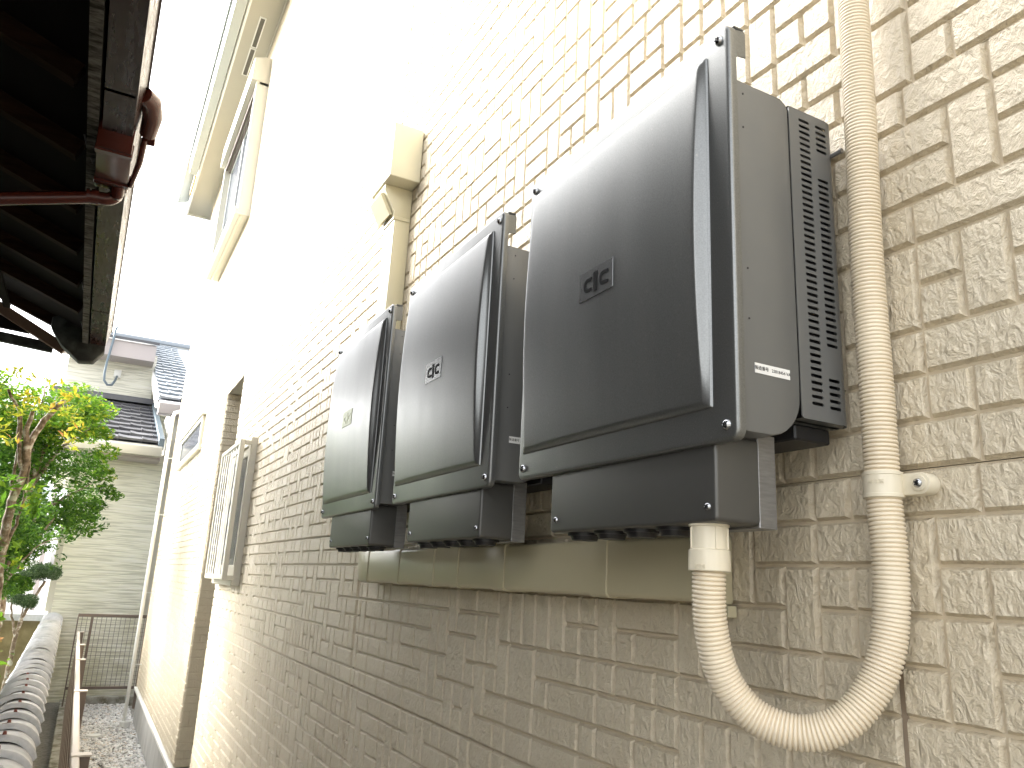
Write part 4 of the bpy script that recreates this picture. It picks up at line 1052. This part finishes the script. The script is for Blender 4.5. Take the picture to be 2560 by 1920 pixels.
# dense green shrub below
t3 = thing('broadleaf_shrub', (-.62, 7.2, -1.75), 'dense deep green shrub with airy sprays against the cream wall', 'shrub')
mb = MB(); limb(mb, [(-.6, 7.2, -1.75), (-.58, 7.2, -.6), (-.5, 7.2, .0)], .03, .012); limb(mb, [(-.55, 7.2, -.3), (-.35, 7.2, .1), (-.15, 7.2, .2)], .01, .003); mb.build('stem', M_bark, t3)
sc2 = cl_around([(random.uniform(-.9, -.34), random.uniform(6.9, 7.6), random.uniform(-.22, .42)) for _ in range(44)], .13, 190) + cl_around([(-.20, 7.2, .26), (-.14, 7.2, .22), (-.22, 7.2, .12), (-.16, 7.2, .05), (-.2, 7.2, -.02), (-.26, 7.2, .2)], .06, 14)
link('foliage', leaves_mesh('foliage', sc2, M_leafB, .045, .3), t3)
# cloud-pruned pine
t4 = thing('cloud_pruned_shrub', (-.62, 10.4, -1.75), 'cloud-pruned dark evergreen with two foliage pads', 'shrub')
mb = MB(); limb(mb, [(-.53, 10.4, -1.75), (-.52, 10.4, -.95), (-.50, 10.4, -.65), (-.42, 10.4, -.4), (-.34, 10.4, -.2)], .03, .014); limb(mb, [(-.52, 10.4, -.8), (-.60, 10.4, -.55), (-.62, 10.4, -.4)], .014, .008); limb(mb, [(-.51, 10.4, -.7), (-.50, 10.4, -.4)], .01, .006)
mb.build('trunk', M_bark, t4, angle=80)
def pad(cx, cy, cz, rx, rz_, n): return [(cx + random.uniform(-1, 1) * rx * .6, cy + random.uniform(-.15, .15), cz + random.uniform(-.3, .5) * rz_, rx * .45, .14, rz_ * .75, n // 9) for _ in range(9)]
link('upper_pad', leaves_mesh('upper_pad', pad(-.37, 10.4, -.10, .19, .11, 5200) + pad(-.52, 10.4, -.17, .14, .10, 2800), M_leafD, .026, 0, .3), t4)
link('lower_pad', leaves_mesh('lower_pad', pad(-.52, 10.4, -.43, .18, .08, 4200), M_leafD, .026, 0, .3), t4)
# low shrubs and ferns at left bottom, and the garden behind the wall
t5 = thing('low_shrub', (-.55, 5.0, -1.75), 'low green and reddish shrub at the foot of the tiled wall', 'shrub')
lc_ = cl_around([(random.uniform(-.62, -.36), random.uniform(4.6, 5.4), random.uniform(-.75, -.42)) for _ in range(16)], .08, 60)
link('foliage', leaves_mesh('foliage', lc_, M_leafA, .045, .4), t5)
mb = MB(); limb(mb, [(-.5, 5, -1.75), (-.48, 5, -.9), (-.45, 5, -.6)], .012, .006); mb.build('stem', M_bark, t5)
rc_ = cl_around([(-.47, 6.0, -.40), (-.43, 6.0, -.43), (-.50, 6.0, -.36), (-.40, 6, -.47)], .05, 26)
M_leafR = leafmat('reddish leaves', [(0.0, (0.25, 0.14, 0.05)), (0.6, (0.34, 0.2, 0.1)), (1.0, (0.2, 0.25, 0.06))])
link('young_shoots', leaves_mesh('young_shoots', rc_, M_leafR, .045, .3), t5)
gp = cl_around([(random.uniform(-3.2, -.75), random.uniform(3.2, 11.5), random.uniform(-1.7, -.3)) for _ in range(70)], .42, 110)
tag(link('undergrowth', leaves_mesh('undergrowth', gp, M_leafA, .08, .3)), 'green garden undergrowth filling the ground behind the tiled wall', 'undergrowth', kind='stuff')
hg = cl_around([(random.uniform(-4.2, -2.6), random.uniform(6.5, 18), random.uniform(-1.5, 1.75)) for _ in range(120)], .55, 110)
bt = thing('background_tree', (-1.3, 11.6, -1.75), 'dark green tree mass filling the gap behind the bright garden tree', 'tree')
mb = MB(); limb(mb, [(-1.3, 11.6, -1.75), (-1.28, 11.6, -.4), (-1.2, 11.6, .8)], .07, .03); mb.build('trunk', M_bark, bt, angle=80)
link('crown', leaves_mesh('crown', cl_around([(random.uniform(-1.9, -.66), random.uniform(11.2, 12.0), random.uniform(-.35, 1.85)) for _ in range(60)], .3, 200), M_leafB, .075, .3), bt)
hd_ = thing('hedge', (-3.4, 10, -1.75), 'tall green hedge at the back of the neighbouring garden', 'hedge')
link('foliage', leaves_mesh('foliage', hg, M_leafB, .11, .2), hd_)

# ------------------------------------------------------------------ lift everything so that the gravel is near z = 0
for o in list(scene.objects):
    if o.parent is None and o.type not in ('CAMERA', 'LIGHT'): o.location.z += H
